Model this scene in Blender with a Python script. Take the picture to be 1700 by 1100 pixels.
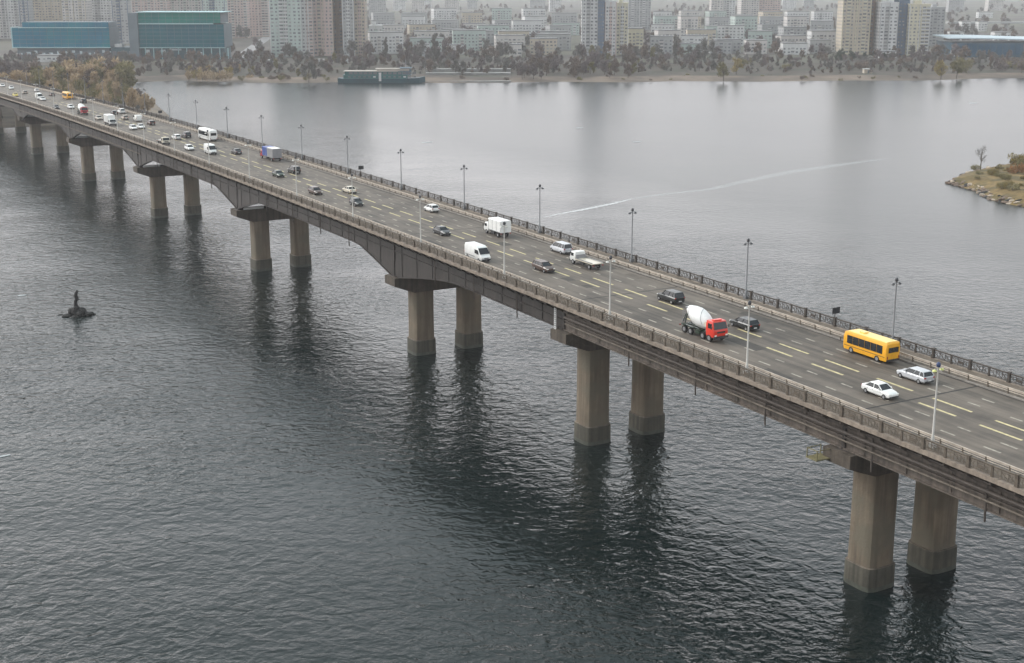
import bpy, bmesh, math, random
from math import sin, cos, pi, radians, atan, atan2, hypot, floor
from mathutils import Vector, Matrix

sc = bpy.context.scene
for o in list(bpy.data.objects): bpy.data.objects.remove(o, do_unlink=True)
col = sc.collection

# ------------------------------------------------------------------ camera
F_PX, PITCH, CAM_H = 2272.0, 0.2510, 67.13
cam_d = bpy.data.cameras.new('camera'); cam = bpy.data.objects.new('camera', cam_d); col.objects.link(cam)
cam.location = (0, 0, CAM_H); cam.rotation_euler = (pi/2 - PITCH, 0, 0)
cam_d.sensor_width = 36.0; cam_d.lens = 36.0*F_PX/1700.0
cam_d.clip_start = 1.0; cam_d.clip_end = 30000
sc.camera = cam

# ------------------------------------------------------------------ sky, sun, exposure
SUN_EL, SUN_AZ = radians(40), radians(-70)      # soft bright side of the overcast, to the left of the camera
w = bpy.data.worlds.new('World'); sc.world = w; w.use_nodes = True
nt = w.node_tree; nt.nodes.clear()
sky = nt.nodes.new('ShaderNodeTexSky'); sky.sky_type = 'NISHITA'; sky.sun_disc = False
sky.sun_elevation = SUN_EL; sky.sun_rotation = SUN_AZ
sky.air_density = 1.0; sky.dust_density = 6.0; sky.ozone_density = 1.0; sky.altitude = 100
hs = nt.nodes.new('ShaderNodeHueSaturation'); hs.inputs['Saturation'].default_value = 0.25
bg = nt.nodes.new('ShaderNodeBackground'); bg.inputs['Strength'].default_value = 0.14
wo = nt.nodes.new('ShaderNodeOutputWorld')
nt.links.new(sky.outputs[0], hs.inputs['Color']); ov = nt.nodes.new('ShaderNodeMix'); ov.data_type = 'RGBA'; ov.inputs['Factor'].default_value = 0.75    # even cloud layer over the clear sky
tcw = nt.nodes.new('ShaderNodeTexCoord'); sxw = nt.nodes.new('ShaderNodeSeparateXYZ'); nt.links.new(tcw.outputs['Generated'], sxw.inputs[0])
mrw = nt.nodes.new('ShaderNodeMapRange'); mrw.interpolation_type = 'SMOOTHSTEP'; mrw.inputs['From Min'].default_value = 0.0; mrw.inputs['From Max'].default_value = 0.55
nt.links.new(sxw.outputs[2], mrw.inputs[0])
cl = nt.nodes.new('ShaderNodeMix'); cl.data_type = 'RGBA'; nt.links.new(mrw.outputs[0], cl.inputs['Factor'])      # stratus: bright low down, heavier and greyer overhead
cl.inputs['A'].default_value = (6.9, 6.6, 6.65, 1); cl.inputs['B'].default_value = (2.1, 2.6, 2.8, 1)
nt.links.new(cl.outputs['Result'], ov.inputs['B'])
nt.links.new(hs.outputs[0], ov.inputs['A']); nt.links.new(ov.outputs['Result'], bg.inputs[0]); nt.links.new(bg.outputs[0], wo.inputs[0])
sun_d = bpy.data.lights.new('sun', 'SUN'); sun_d.energy = 0.8; sun_d.angle = radians(30); sun_d.color = (1.0, 0.97, 0.93)
sun = bpy.data.objects.new('sun', sun_d); col.objects.link(sun)
_sd = Vector((sin(SUN_AZ)*cos(SUN_EL), cos(SUN_AZ)*cos(SUN_EL), sin(SUN_EL)))
sun.rotation_euler = (-_sd).to_track_quat('-Z', 'Y').to_euler(); sun.location = (0, 0, 300)
sc.view_settings.view_transform = 'Standard'; sc.view_settings.look = 'None'
sc.view_settings.gamma = 1.0; sc.view_settings.use_curve_mapping = False
sc.view_settings.exposure = 1.28
sc.cycles.use_denoising = True
sc.cycles.max_bounces = 6; sc.cycles.volume_bounces = 1
sc.cycles.caustics_reflective = False; sc.cycles.caustics_refractive = False
HAZE_DENSITY = 0.00011
HAZE_COLOR = (0.93, 0.92, 0.94)

# ------------------------------------------------------------------ geometry of the site
PHI = 0.5205
X0, Y0 = -16.85, 246.41
ZK, ZS, ZT = 2.908e-5, 110.4, 22.80
CA, SA = cos(PHI), sin(PHI)
def zf(s): return ZT - ZK*(s-ZS)**2
def slope(s): return -2*ZK*(s-ZS)
def bw(s, t, z=None):
    return Vector((X0 - s*SA + t*CA, Y0 + s*CA + t*SA, zf(s) if z is None else z))
def ground(px, py, z=0.0):
    """point on the level plane z seen in the photograph at px, py: the surveyed site coordinates"""
    a = (px-850)/F_PX; b = -(py-550)/F_PX; c, s = cos(PITCH), sin(PITCH)
    k = (z-CAM_H)/(-s+b*c)
    return Vector((a*k, (c+b*s)*k, z))
PIERS = [-232.8, -174.6, -116.4, -58.2, 0, 87, 174, 261, 348, 435, 493, 551, 609, 667]
S_MIN, S_MAX = -232.8, 667

R = random.Random(7)

# ------------------------------------------------------------------ materials
MATS = {}
def mat(name, color, rough=0.7, metal=0.0, var=0.25, scale=0.6, bump=0.0, bscale=None, streak=0.0, spec=None, var2=None, coat=0.0):
    if name in MATS: return MATS[name]
    m = bpy.data.materials.new(name); m.use_nodes = True; t = m.node_tree; N = t.nodes; Lk = t.links
    b = N['Principled BSDF']; b.inputs['Roughness'].default_value = rough; b.inputs['Metallic'].default_value = metal
    if spec is not None: b.inputs['Specular IOR Level'].default_value = spec
    if coat: b.inputs['Coat Weight'].default_value = coat
    tc = N.new('ShaderNodeTexCoord')
    nz = N.new('ShaderNodeTexNoise'); nz.inputs['Scale'].default_value = scale; nz.inputs['Detail'].default_value = 6; nz.inputs['Roughness'].default_value = 0.65
    Lk.new(tc.outputs['Object'], nz.inputs['Vector'])
    mr = N.new('ShaderNodeMapRange'); mr.inputs['From Min'].default_value = 0.3; mr.inputs['From Max'].default_value = 0.7
    mr.inputs['To Min'].default_value = 1-var; mr.inputs['To Max'].default_value = 1+var
    Lk.new(nz.outputs['Fac'], mr.inputs['Value'])
    vm = N.new('ShaderNodeVectorMath'); vm.operation = 'SCALE'; vm.inputs[0].default_value = color[:3]
    Lk.new(mr.outputs[0], vm.inputs['Scale'])
    out = vm.outputs[0]
    if streak:
        mp = N.new('ShaderNodeMapping'); mp.inputs['Scale'].default_value = (2.2, 2.2, 0.12)
        Lk.new(tc.outputs['Object'], mp.inputs['Vector'])
        n2 = N.new('ShaderNodeTexNoise'); n2.inputs['Scale'].default_value = 0.8; n2.inputs['Detail'].default_value = 5
        Lk.new(mp.outputs[0], n2.inputs['Vector'])
        m2 = N.new('ShaderNodeMapRange'); m2.inputs['From Min'].default_value = 0.4; m2.inputs['From Max'].default_value = 0.72
        m2.inputs['To Min'].default_value = 0; m2.inputs['To Max'].default_value = streak
        Lk.new(n2.outputs['Fac'], m2.inputs['Value'])
        mx = N.new('ShaderNodeMix'); mx.data_type = 'RGBA'
        Lk.new(m2.outputs[0], mx.inputs['Factor']); Lk.new(out, mx.inputs['A'])
        mx.inputs['B'].default_value = tuple(c*0.3 for c in color[:3]) + (1,)
        out = mx.outputs['Result']
    if var2:
        n3 = N.new('ShaderNodeTexNoise'); n3.inputs['Scale'].default_value = var2[1]; n3.inputs['Detail'].default_value = 4
        Lk.new(tc.outputs['Object'], n3.inputs['Vector'])
        m3 = N.new('ShaderNodeMapRange'); m3.inputs['From Min'].default_value = 0.45; m3.inputs['From Max'].default_value = 0.62
        Lk.new(n3.outputs['Fac'], m3.inputs['Value'])
        mx = N.new('ShaderNodeMix'); mx.data_type = 'RGBA'
        Lk.new(m3.outputs[0], mx.inputs['Factor']); Lk.new(out, mx.inputs['A'])
        mx.inputs['B'].default_value = tuple(var2[0]) + (1,)
        out = mx.outputs['Result']
    Lk.new(out, b.inputs['Base Color'])
    if bump:
        nb = N.new('ShaderNodeTexNoise'); nb.inputs['Scale'].default_value = bscale or scale*6; nb.inputs['Detail'].default_value = 4
        Lk.new(tc.outputs['Object'], nb.inputs['Vector'])
        bp = N.new('ShaderNodeBump'); bp.inputs['Strength'].default_value = bump; bp.inputs['Distance'].default_value = 0.1
        Lk.new(nb.outputs['Fac'], bp.inputs['Height']); Lk.new(bp.outputs[0], b.inputs['Normal'])
    MATS[name] = m
    return m

# ------------------------------------------------------------------ mesh helper
class MB:
    def __init__(self): self.v = []; self.f = []; self.m = []; self.k = 0
    def add(self, vs, fs, k=None):
        n = len(self.v); self.v += [tuple(v) for v in vs]; self.f += [tuple(i+n for i in f) for f in fs]
        self.m += [self.k if k is None else k]*len(fs)
    def box(self, c, s, rz=0.0, k=None, M=None):
        hx, hy, hz = s[0]/2, s[1]/2, s[2]/2; ca, sa = cos(rz), sin(rz)
        vs = []
        for dx, dy, dz in ((-1,-1,-1),(1,-1,-1),(1,1,-1),(-1,1,-1),(-1,-1,1),(1,-1,1),(1,1,1),(-1,1,1)):
            x, y = dx*hx, dy*hy
            p = Vector((c[0]+x*ca-y*sa, c[1]+x*sa+y*ca, c[2]+dz*hz))
            vs.append(M @ p if M else p)
        self.add(vs, [(0,3,2,1),(4,5,6,7),(0,1,5,4),(1,2,6,5),(2,3,7,6),(3,0,4,7)], k)
    def bar(self, a, b, w, h=None, k=None, n=4):
        a = Vector(a); b = Vector(b); d = b-a; L = d.length
        if L < 1e-6: return
        d.normalize(); up = Vector((0,0,1)) if abs(d.z) < 0.95 else Vector((0,1,0))
        x = d.cross(up).normalized(); y = x.cross(d).normalized(); h = h or w
        off = pi/4 if n == 4 else 0; q = (2**.5/2 if n == 4 else .5)
        vs = []
        for p in (a, b):
            for i in range(n):
                an = off+2*pi*i/n; vs.append(p + x*cos(an)*w*q + y*sin(an)*h*q)
        fs = [(i, (i+1) % n, n+(i+1) % n, n+i) for i in range(n)] + [tuple(reversed(range(n))), tuple(range(n, 2*n))]
        self.add(vs, fs, k)
    def tube(self, pts, rs, n=8, k=None, cap=True):
        pts = [Vector(p) for p in pts]; base = len(self.v); vs = []
        for i, p in enumerate(pts):
            d = (pts[min(i+1, len(pts)-1)] - pts[max(i-1, 0)]).normalized()
            up = Vector((0,0,1)) if abs(d.z) < 0.9 else Vector((0,1,0))
            x = d.cross(up).normalized(); y = x.cross(d).normalized()
            for j in range(n):
                a = 2*pi*j/n; vs.append(p + (x*cos(a)+y*sin(a))*rs[i])
        fs = []
        for i in range(len(pts)-1):
            for j in range(n): fs.append((i*n+j, i*n+(j+1) % n, (i+1)*n+(j+1) % n, (i+1)*n+j))
        if cap: fs += [tuple(reversed(range(n))), tuple(range((len(pts)-1)*n, len(pts)*n))]
        self.add(vs, fs, k)
    def lathe(self, prof, n=20, c=(0,0), k=None, sy=1.0):
        vs = []; m = len(prof)
        for r, z in prof:
            for j in range(n):
                a = 2*pi*j/n + pi/n; vs.append((c[0]+r*cos(a), c[1]+r*sin(a)*sy, z))
        fs = [(i*n+j, i*n+(j+1) % n, (i+1)*n+(j+1) % n, (i+1)*n+j) for i in range(m-1) for j in range(n)]
        fs += [tuple(reversed(range(n))), tuple(range((m-1)*n, m*n))]
        self.add(vs, fs, k)
    def rsq(self, prof, n=32, c=(0,0), e=5.0, k=None):
        i0 = len(self.v); self.lathe([(1, z) for _, z in prof], n, (0,0), k); j = i0
        for a_, z in prof:
            for q in range(n):
                x, y, _ = self.v[j]; ca, sa = abs(x), abs(y); rr = a_/((ca**e+sa**e)**(1/e))
                self.v[j] = (c[0]+x*rr, c[1]+y*rr, z); j += 1
    def loft(self, rings, k=None):
        n = len(rings[0]); vs = [p for r in rings for p in r]
        fs = [(i*n+j, i*n+(j+1) % n, (i+1)*n+(j+1) % n, (i+1)*n+j) for i in range(len(rings)-1) for j in range(n)]
        fs += [tuple(reversed(range(n))), tuple(range((len(rings)-1)*n, len(rings)*n))]
        self.add(vs, fs, k)
    def prism(self, poly, z0, z1, k=None):
        n = len(poly); vs = [(p[0], p[1], z0) for p in poly] + [(p[0], p[1], z1) for p in poly]
        self.add(vs, [(i, (i+1) % n, n+(i+1) % n, n+i) for i in range(n)] + [tuple(reversed(range(n))), tuple(range(n, 2*n))], k)
    def mesh(self, name, mats, smooth=None):
        me = bpy.data.meshes.new(name); me.from_pydata(self.v, [], self.f)
        for m in (mats if isinstance(mats, (list, tuple)) else [mats]): me.materials.append(m)
        if any(self.m): me.polygons.foreach_set('material_index', self.m)
        bm = bmesh.new(); bm.from_mesh(me); bmesh.ops.recalc_face_normals(bm, faces=bm.faces[:]); bm.to_mesh(me); bm.free()
        if smooth:
            me.polygons.foreach_set('use_smooth', [True]*len(me.polygons)); me.set_sharp_from_angle(angle=radians(smooth))
        return me
    def build(self, name, mats, parent=None, smooth=None, kind=None):
        return link(name, self.mesh(name, mats, smooth), parent, kind)
def link(name, me, parent=None, kind=None, loc=None, rot=None, m=None):
    o = bpy.data.objects.new(name, me); col.objects.link(o)
    if parent is not None: o.parent = parent
    if kind: o['kind'] = kind
    if loc is not None: o.location = loc
    if rot is not None: o.rotation_euler = rot
    if m is not None:
        o.material_slots[0].link = 'OBJECT'; o.material_slots[0].material = m
    return o
def tag(o, label, cat, group=None):
    o['label'] = label; o['category'] = cat
    if group: o['group'] = group
    return o
def thing(name, label, cat, loc=(0,0,0), rot=(0,0,0), group=None):
    o = bpy.data.objects.new(name, None); col.objects.link(o); o.empty_display_size = 0.5
    o.location = loc; o.rotation_euler = rot
    return tag(o, label, cat, group)
def copy_tree(o, parent=None):
    c = o.copy(); col.objects.link(c); c.parent = parent
    for ch in o.children: copy_tree(ch, c)
    return c

# ------------------------------------------------------------------ water
def water_material():
    m = bpy.data.materials.new('river_water'); m.use_nodes = True; t = m.node_tree; N = t.nodes; Lk = t.links
    b = N['Principled BSDF']; b.inputs['Base Color'].default_value = (0.010, 0.017, 0.014, 1)
    b.inputs['Roughness'].default_value = 0.07; b.inputs['IOR'].default_value = 1.333
    tc = N.new('ShaderNodeTexCoord')
    def noise(scale, rot, detail, stretch=(1,1,1), rough=0.5, dist=0.0):
        mp = N.new('ShaderNodeMapping'); mp.inputs['Rotation'].default_value = (0, 0, rot); mp.inputs['Scale'].default_value = stretch
        Lk.new(tc.outputs['Object'], mp.inputs['Vector'])
        n = N.new('ShaderNodeTexNoise'); n.inputs['Scale'].default_value = scale; n.inputs['Detail'].default_value = detail
        n.inputs['Roughness'].default_value = rough; n.inputs['Distortion'].default_value = dist
        Lk.new(mp.outputs[0], n.inputs['Vector']); return n.outputs['Fac']
    def math(op, a, b_=None):
        n = N.new('ShaderNodeMath'); n.operation = op
        for i, x in enumerate((a, b_)):
            if x is None: continue
            if isinstance(x, (int, float)): n.inputs[i].default_value = x
            else: Lk.new(x, n.inputs[i])
        return n.outputs[0]
    a = noise(0.44, 0.45, 2, (1.05, 1.15, 1), 0.5, 0.5)
    c = noise(1.05, -0.35, 3, (1.0, 1.1, 1), 0.6, 0.4)
    d = noise(0.09, 0.2, 2, (0.7, 1.0, 1))
    h = math('ADD', math('MULTIPLY', a, 1.0), math('MULTIPLY', c, 0.45)); h = math('ADD', h, math('MULTIPLY', d, 0.8))
    # calmer and choppier patches of wind
    p = noise(0.011, 0.6, 3, (0.6, 1.0, 1), 0.6)
    mr = N.new('ShaderNodeMapRange'); mr.inputs['From Min'].default_value = 0.36; mr.inputs['From Max'].default_value = 0.62
    mr.inputs['To Min'].default_value = 0.28; mr.inputs['To Max'].default_value = 1.0; Lk.new(p, mr.inputs['Value'])
    # open river beyond the bridge lies calm: chop fades with the distance from the bridge line
    sx = N.new('ShaderNodeSeparateXYZ'); Lk.new(tc.outputs['Object'], sx.inputs[0])
    tt = math('ADD', math('MULTIPLY', sx.outputs[0], CA), math('MULTIPLY', sx.outputs[1], SA))
    t0 = X0*CA + Y0*SA
    fr = N.new('ShaderNodeMapRange'); fr.interpolation_type = 'SMOOTHSTEP'
    fr.inputs['From Min'].default_value = t0+25; fr.inputs['From Max'].default_value = t0+190
    fr.inputs['To Min'].default_value = 1.0; fr.inputs['To Max'].default_value = 0.13; Lk.new(tt, fr.inputs['Value'])
    st = math('MULTIPLY', mr.outputs[0], fr.outputs[0])
    hh = math('MULTIPLY', h, st)
    rg = N.new('ShaderNodeMapRange'); rg.inputs['From Min'].default_value = t0+20; rg.inputs['From Max'].default_value = t0+170
    rg.inputs['To Min'].default_value = 0.045; rg.inputs['To Max'].default_value = 0.26; Lk.new(tt, rg.inputs['Value']); Lk.new(rg.outputs[0], b.inputs['Roughness'])
    bp = N.new('ShaderNodeBump'); bp.inputs['Strength'].default_value = 1.0; bp.inputs['Distance'].default_value = WAVE
    Lk.new(hh, bp.inputs['Height']); Lk.new(bp.outputs[0], b.inputs['Normal'])
    # silt gives slow greenish and brownish drifts
    q = noise(0.012, 1.0, 3)
    mx = N.new('ShaderNodeMix'); mx.data_type = 'RGBA'; Lk.new(q, mx.inputs['Factor'])
    mx.inputs['A'].default_value = (0.001, 0.008, 0.010, 1); mx.inputs['B'].default_value = (0.010, 0.013, 0.010, 1)
    Lk.new(mx.outputs['Result'], b.inputs['Base Color'])
    return m
WAVE = 0.50
g = MB(); g.add([(-9000,-1500,0),(9000,-1500,0),(9000,1400,0),(-9000,1400,0)], [(0,1,2,3)])
g.build('water', water_material(), kind='structure')

# ------------------------------------------------------------------ land on the far side
M_land = mat('bank_soil', (0.060,0.047,0.036), 0.95, var=0.5, scale=0.05, var2=((0.04,0.04,0.024), 0.03))
M_sand = mat('beach_sand', (0.150,0.115,0.088), 0.95, var=0.35, scale=0.06, var2=((0.075,0.06,0.048), 0.022))
M_city = mat('city_ground', (0.065,0.055,0.047), 0.95, var=0.5, scale=0.012, var2=((0.09,0.09,0.06), 0.01))
shore_px = [(-400,128),(-150,131),(60,133),(150,139),(215,137),(300,134),(345,136),(420,138),(520,138),(560,137),(720,138),(850,137),(930,136),(1040,137),(1130,135),(1260,136),(1400,134),(1540,134),(1620,131),(1700,130),(1900,129),(2300,128)]
shore = [ground(*p) for p in shore_px]
def bank_z(k): return 2.4
g = MB()
n = len(shore)
for i, p in enumerate(shore): g.v.append((p.x, p.y, -0.4))
for i, p in enumerate(shore): g.v.append((p.x, p.y+11, 0.8))
for i, p in enumerate(shore): g.v.append((p.x, p.y+26, 2.4))
g.f = [(r*n+i, r*n+i+1, (r+1)*n+i+1, (r+1)*n+i) for r in range(2) for i in range(n-1)]; g.m = [0]*len(g.f)
g.build('beach', M_sand, kind='structure')
g = MB()
for i, p in enumerate(shore): g.v.append((p.x, p.y+26, 2.4))
for i, p in enumerate(shore): g.v.append((p.x*1.16, 1130, 2.5))
g.f = [(i, i+1, n+i+1, n+i) for i in range(n-1)]; g.m = [0]*len(g.f)
g.build('river_bank', M_land, kind='structure')
g = MB(); g.add([(-9000,1130,2.5),(9000,1130,2.5),(14000,14000,2.5),(-14000,14000,2.5)], [(0,1,2,3)])
g.add([(-9000,1130,-1),(-9000,1130,2.5),(9000,1130,2.5),(9000,1130,-1)], [(0,1,2,3)])
g.build('ground', M_city, kind='structure')
# wooded spit on the left, behind and under the bridge
spit = [(-176,676),(-172,700),(-188,745),(-204,790),(-222,835),(-238,868),(-262,903),(-300,925),(-420,940),(-620,940),(-620,560),(-420,560),(-330,600),(-262,640),(-215,660)]
g = MB(); m_ = len(spit); cx, cy = -380, 760
for k, z in ((1.0,-0.5),(0.985,0.7),(0.95,1.6)):
    for p in spit: g.v.append((cx+(p[0]-cx)*k, cy+(p[1]-cy)*k, z))
g.f = [(r*m_+i, r*m_+(i+1) % m_, (r+1)*m_+(i+1) % m_, (r+1)*m_+i) for r in range(2) for i in range(m_)] + [tuple(range(2*m_, 3*m_))]; g.m = [0]*len(g.f)
g.build('wooded_spit', mat('spit_soil', (0.15,0.12,0.09), 0.95, var=0.4, scale=0.08), kind='structure')
# pale boulevard running back between the towers
a, b = ground(388,101,2.52), ground(446,60,2.52)
g = MB(); dv = Vector((5,0,0)); g.add([a-dv, a+dv, b+dv*1.2, b-dv*1.2], [(0,1,2,3)]); g.build('far_road', mat('pale_asphalt', (0.24,0.23,0.23), 0.9), kind='structure')
for o_ in [col.objects[-1]]: o_.location.z = 0.01
# stepped embankment right of the moored boat
g = MB()
for k in range(4):
    a, b = ground(706,137-k*3.2), ground(848,136-k*3.2)
    g.box(((a.x+b.x)/2, (a.y+b.y)/2+6, 0.4+k*0.75), (b.x-a.x, 9, 0.8+k*1.5))
g.build('embankment', mat('old_concrete', (0.24,0.235,0.225), 0.9, var=0.3, scale=0.2), kind='structure')

# ------------------------------------------------------------------ bridge
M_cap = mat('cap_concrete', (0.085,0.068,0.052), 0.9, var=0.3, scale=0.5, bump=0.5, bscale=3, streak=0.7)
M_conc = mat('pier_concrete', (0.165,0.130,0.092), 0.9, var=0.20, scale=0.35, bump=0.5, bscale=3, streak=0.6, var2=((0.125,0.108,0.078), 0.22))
M_wet = mat('plinth_concrete', (0.068,0.062,0.046), 0.85, var=0.30, scale=0.5, bump=0.6, bscale=2.5, streak=0.8)
M_deckc = mat('deck_concrete', (0.15,0.125,0.10), 0.9, var=0.35, scale=0.5, bump=0.4, streak=0.6)
M_steel = mat('dark_painted_steel', (0.036,0.029,0.025), 0.6, var=0.35, scale=0.5, streak=0.6)
M_steel_l = mat('grey_painted_steel', (0.115,0.093,0.076), 0.65, var=0.35, scale=0.5, streak=0.8)
M_pipe = mat('rusty_pipe', (0.075,0.060,0.050), 0.7, var=0.3, scale=0.8)
M_white = mat('white_paint', (0.75,0.75,0.74), 0.6, var=0.08, scale=1)
bridge = thing('bridge', 'long concrete and steel road bridge on paired columns crossing the grey river', 'bridge', (X0, Y0, 0), (0,0,PHI))
LIP, FAR = -7.0, 19.5
def bnd(name, t0, t1, dz0, dz1, m, parent=bridge, s0=S_MIN, s1=S_MAX, step=14.55, kind=None, loc=None):
    """slab following the deck: t range, dz below deck level; returns the object"""
    g = MB(); k = max(2, int(round((s1-s0)/step))); ss = [s0+(s1-s0)*i/k for i in range(k+1)]
    g.loft([[(t0,s,zf(s)+dz0),(t1,s,zf(s)+dz0),(t1,s,zf(s)+dz1),(t0,s,zf(s)+dz1)] for s in ss])
    return g.build(name, m, parent, kind=kind)
# deck slabs span by span, thin joint between
for i in range(len(PIERS)-1):
    a, b = PIERS[i]+0.03, PIERS[i+1]-0.03
    g = MB(); k = max(2, int(round((b-a)/9))); 
    g.loft([[(LIP+0.25,s,zf(s)-0.35),(LIP+1.6,s,zf(s)-0.62),(FAR-1.6,s,zf(s)-0.62),(FAR-.25,s,zf(s)-0.35),(FAR-.25,s,zf(s)-0.03),(LIP+.25,s,zf(s)-0.03)] for s in [a+(b-a)*j/k for j in range(k+1)]])
    g.build('deck_slab', M_deckc, bridge)
# kerb stones of the outer lip, 5.87 m pieces, slightly uneven
M_lip = mat('lip_concrete', (0.24,0.195,0.155), 0.9, var=0.35, scale=0.9, bump=0.4, streak=0.4)
seg = 29.37/5
lip_me = {}
def pieces(side, n_parts=90):
    t = LIP if side < 0 else FAR
    rest = MB(); s = S_MIN; k = 0
    while s < S_MAX-1:
        e = min(s+seg, S_MAX)
        q = R.uniform(-0.03, 0.03)
        tt = t+(0.2 if side < 0 else -0.2)
        g = MB() if k < n_parts else rest
        g.loft([[(tt-.27+q,y,zf(y)-.30),(tt+.27,y,zf(y)-.30),(tt+.27,y,zf(y)+.16+q),(tt-.27+q,y,zf(y)+.16+q)] for y in (s+.02, e-.02)])
        if k < n_parts: g.build('edge_stone', M_lip, bridge)
        s = e; k += 1
    rest.build('edge_stones', M_lip, bridge, kind='stuff')
pieces(-1); pieces(1, 60)
# girders
def bottom(s, i):
    a, b = PIERS[i], PIERS[i+1]
    d = 4.0
    if b-a > 70 or True:
        for p in (a, b):
            big = (0 <= p <= 435)
            if big and (b-a > 70):
                x = abs(s-p)
                if x < 16: d = max(d, 4.0 + 3.7*(1-x/16)**1.1)
            elif big and p == 0 and x_lt(s, p, 24): d = max(d, 4.0+3.7*(1-abs(s-p)/24)**1.3)
    return zf(s)-d
def x_lt(s, p, w_): return abs(s-p) < w_
GT = [-5.0, 2.4, 9.8, 17.2]
for i in range(len(PIERS)-1):
    a, b = PIERS[i]+0.12, PIERS[i+1]-0.12
    steel = PIERS[i] >= -58.3
    m = M_steel if steel else M_steel_l
    k = int((b-a)/2.9)
    ss = [a+(b-a)*j/k for j in range(k+1)]
    for gi, t in enumerate(GT):
        g = MB()
        g.loft([[(t-.12,s,bottom(s,i)),(t+.12,s,bottom(s,i)),(t+.12,s,zf(s)-.64),(t-.12,s,zf(s)-.64)] for s in ss])
        g.loft([[(t-.45,s,bottom(s,i)-.12),(t+.45,s,bottom(s,i)-.12),(t+.45,s,bottom(s,i)+.02),(t-.45,s,bottom(s,i)+.02)] for s in ss])
        g.build('girder', m, bridge)
        if gi == 0:
            for j in range(0, k+1, 2):
                if PIERS[i] > 300: break
                s = ss[j]
                g = MB(); g.box((t-.19, s, (bottom(s,i)+zf(s)-.66)/2), (.08, .08, zf(s)-.70-bottom(s,i))); g.build('web_stiffener', m, bridge)
            if PIERS[i] < 300:
                for dz in (1.55, 2.75):
                    g = MB(); g.loft([[(t-.36,s,zf(s)-dz),(t-.14,s,zf(s)-dz),(t-.14,s,zf(s)-dz+.13),(t-.36,s,zf(s)-dz+.13)] for s in (a, (a+b)/2, b)])
                    g.build('web_rib', m, bridge)
    # cross frames
    for j in range(0, k+1, 4):
        s = ss[j]; g = MB()
        for q in range(3):
            g.bar((GT[q],s,zf(s)-.8), (GT[q+1],s,zf(s)-3.8), .25); g.bar((GT[q+1],s,zf(s)-.8), (GT[q],s,zf(s)-3.8), .25)
        g.build('cross_frame', m, bridge)
# cantilever brackets under the walkway, near side
for side, tt, sg in ((0, -5.14, -1), (1, 17.34, 1)):
    g = MB(); s = S_MIN+1; k = 0
    while s < 420:
        vs = []
        for y in (s-.09, s+.09): vs += [(tt, y, zf(s)-.66), (tt+sg*1.5, y, zf(s)-.58), (tt+sg*1.5, y, zf(s)-.78), (tt, y, zf(s)-1.7)]
        h = MB(); h.add(vs, [(0,1,2,3),(7,6,5,4),(0,4,5,1),(1,5,6,2),(2,6,7,3),(3,7,4,0)])
        if side == 0 and s < 230: h.build('walkway_bracket', M_steel_l if s < -58 else M_steel, bridge)
        else: g.add(h.v, h.f)
        s += 2.94; k += 1
    g.build('walkway_brackets', M_steel, bridge, kind='stuff')
# utility pipes hung along the near girder
def pipe(t, dz, r, s0, s1, m):
    g = MB(); ss = [s0+(s1-s0)*j/24 for j in range(25)]; g.tube([(t,s,zf(s)-dz) for s in ss], [r]*25, 8); g.build('pipe', m, bridge, smooth=40)
pipe(-5.75, 1.15, .16, S_MIN+1, -59, M_pipe); pipe(-5.62, 2.05, .20, S_MIN+1, -59, M_pipe); pipe(-5.55, 3.05, .11, S_MIN+1, -59, M_deckc)
pipe(-5.9, .95, .11, -57, 430, M_pipe); pipe(-5.5, 3.55, .13, 170, 560, M_deckc)
# drain pipes
for i, s in enumerate([-136.5,-121,-103.5,-90,-75.2,-45,-31,-17,20,34.5,50,66,105,121,137,153]):
    g = MB(); z = zf(s)-4.0; g.tube([(-5.5,s,z+2.6),(-5.5,s,z-.3),(-5.45,s,z-1.25)], [.11,.11,.11], 6); g.build('drain_pipe', M_pipe, bridge)
# piers
def pier(i, s):
    main = 0 <= s <= 435
    top = 15.0 if main else 17.0
    if s <= -110: top = zf(s)-4.25
    if s == -58.2: top = zf(s)-4.3
    if s > 440: top = zf(s)-4.3
    tipz = top-1.5; botz = top-3.0
    g = MB()
    hs_ = 2.15
    prof = [(-6.2, top), (-6.2, tipz), (-2.3, botz), (12.3, botz), (16.8, tipz), (16.8, top)]
    g.loft([[(t, s-hs_, z) for t, z in prof], [(t, s+hs_, z) for t, z in prof]])
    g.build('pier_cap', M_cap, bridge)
    for t in (0.0, 10.0):
        g = MB()
        g.rsq([(2.04, 2.8), (2.00, 6), (2.00, botz-.9), (2.02, botz+.3)], 28, (t, s))
        c = g.build('column', M_conc, bridge, smooth=25)
        g = MB(); g.rsq([(2.28,-3),(2.28,0.1),(2.27,1.2),(2.26,2.6),(2.22,2.72)], 28, (t, s))
        g.build('column_plinth', M_wet, bridge, smooth=35)
        g = MB(); g.rsq([(2.20,2.725),(2.25,2.74),(2.25,2.80),(2.0,2.83)], 28, (t, s)); g.build('plinth_ledge', M_deckc, bridge, smooth=35)
        # dark weed band at the waterline
        g = MB(); g.rsq([(2.295,-.6),(2.295,.45),(2.28,.55)], 28, (t, s)); g.build('waterline_band', mat('weed_band', (0.045,0.048,0.035), 0.6, var=0.4, scale=1.5), bridge, smooth=35)
    for t in GT:
        g = MB(); h = max(.15, (bottom(s+.2, min(i, len(PIERS)-2))-.14)-top); g.box((t, s, top+h/2), (.9, 1.5, h)); g.build('bearing', M_steel, bridge)
        g = MB(); g.box((t-.02, s, zf(s)-2.6), (.62, .5, 3.8)); g.build('web_stiffener', M_steel, bridge)
    if main:
        g = MB(); g.box((-1.9, s-hs_+.35, top+.28), (4.9, .4, .5)); g.build('white_beam', M_white, bridge)
for i, s in enumerate(PIERS): pier(i, s)
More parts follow.
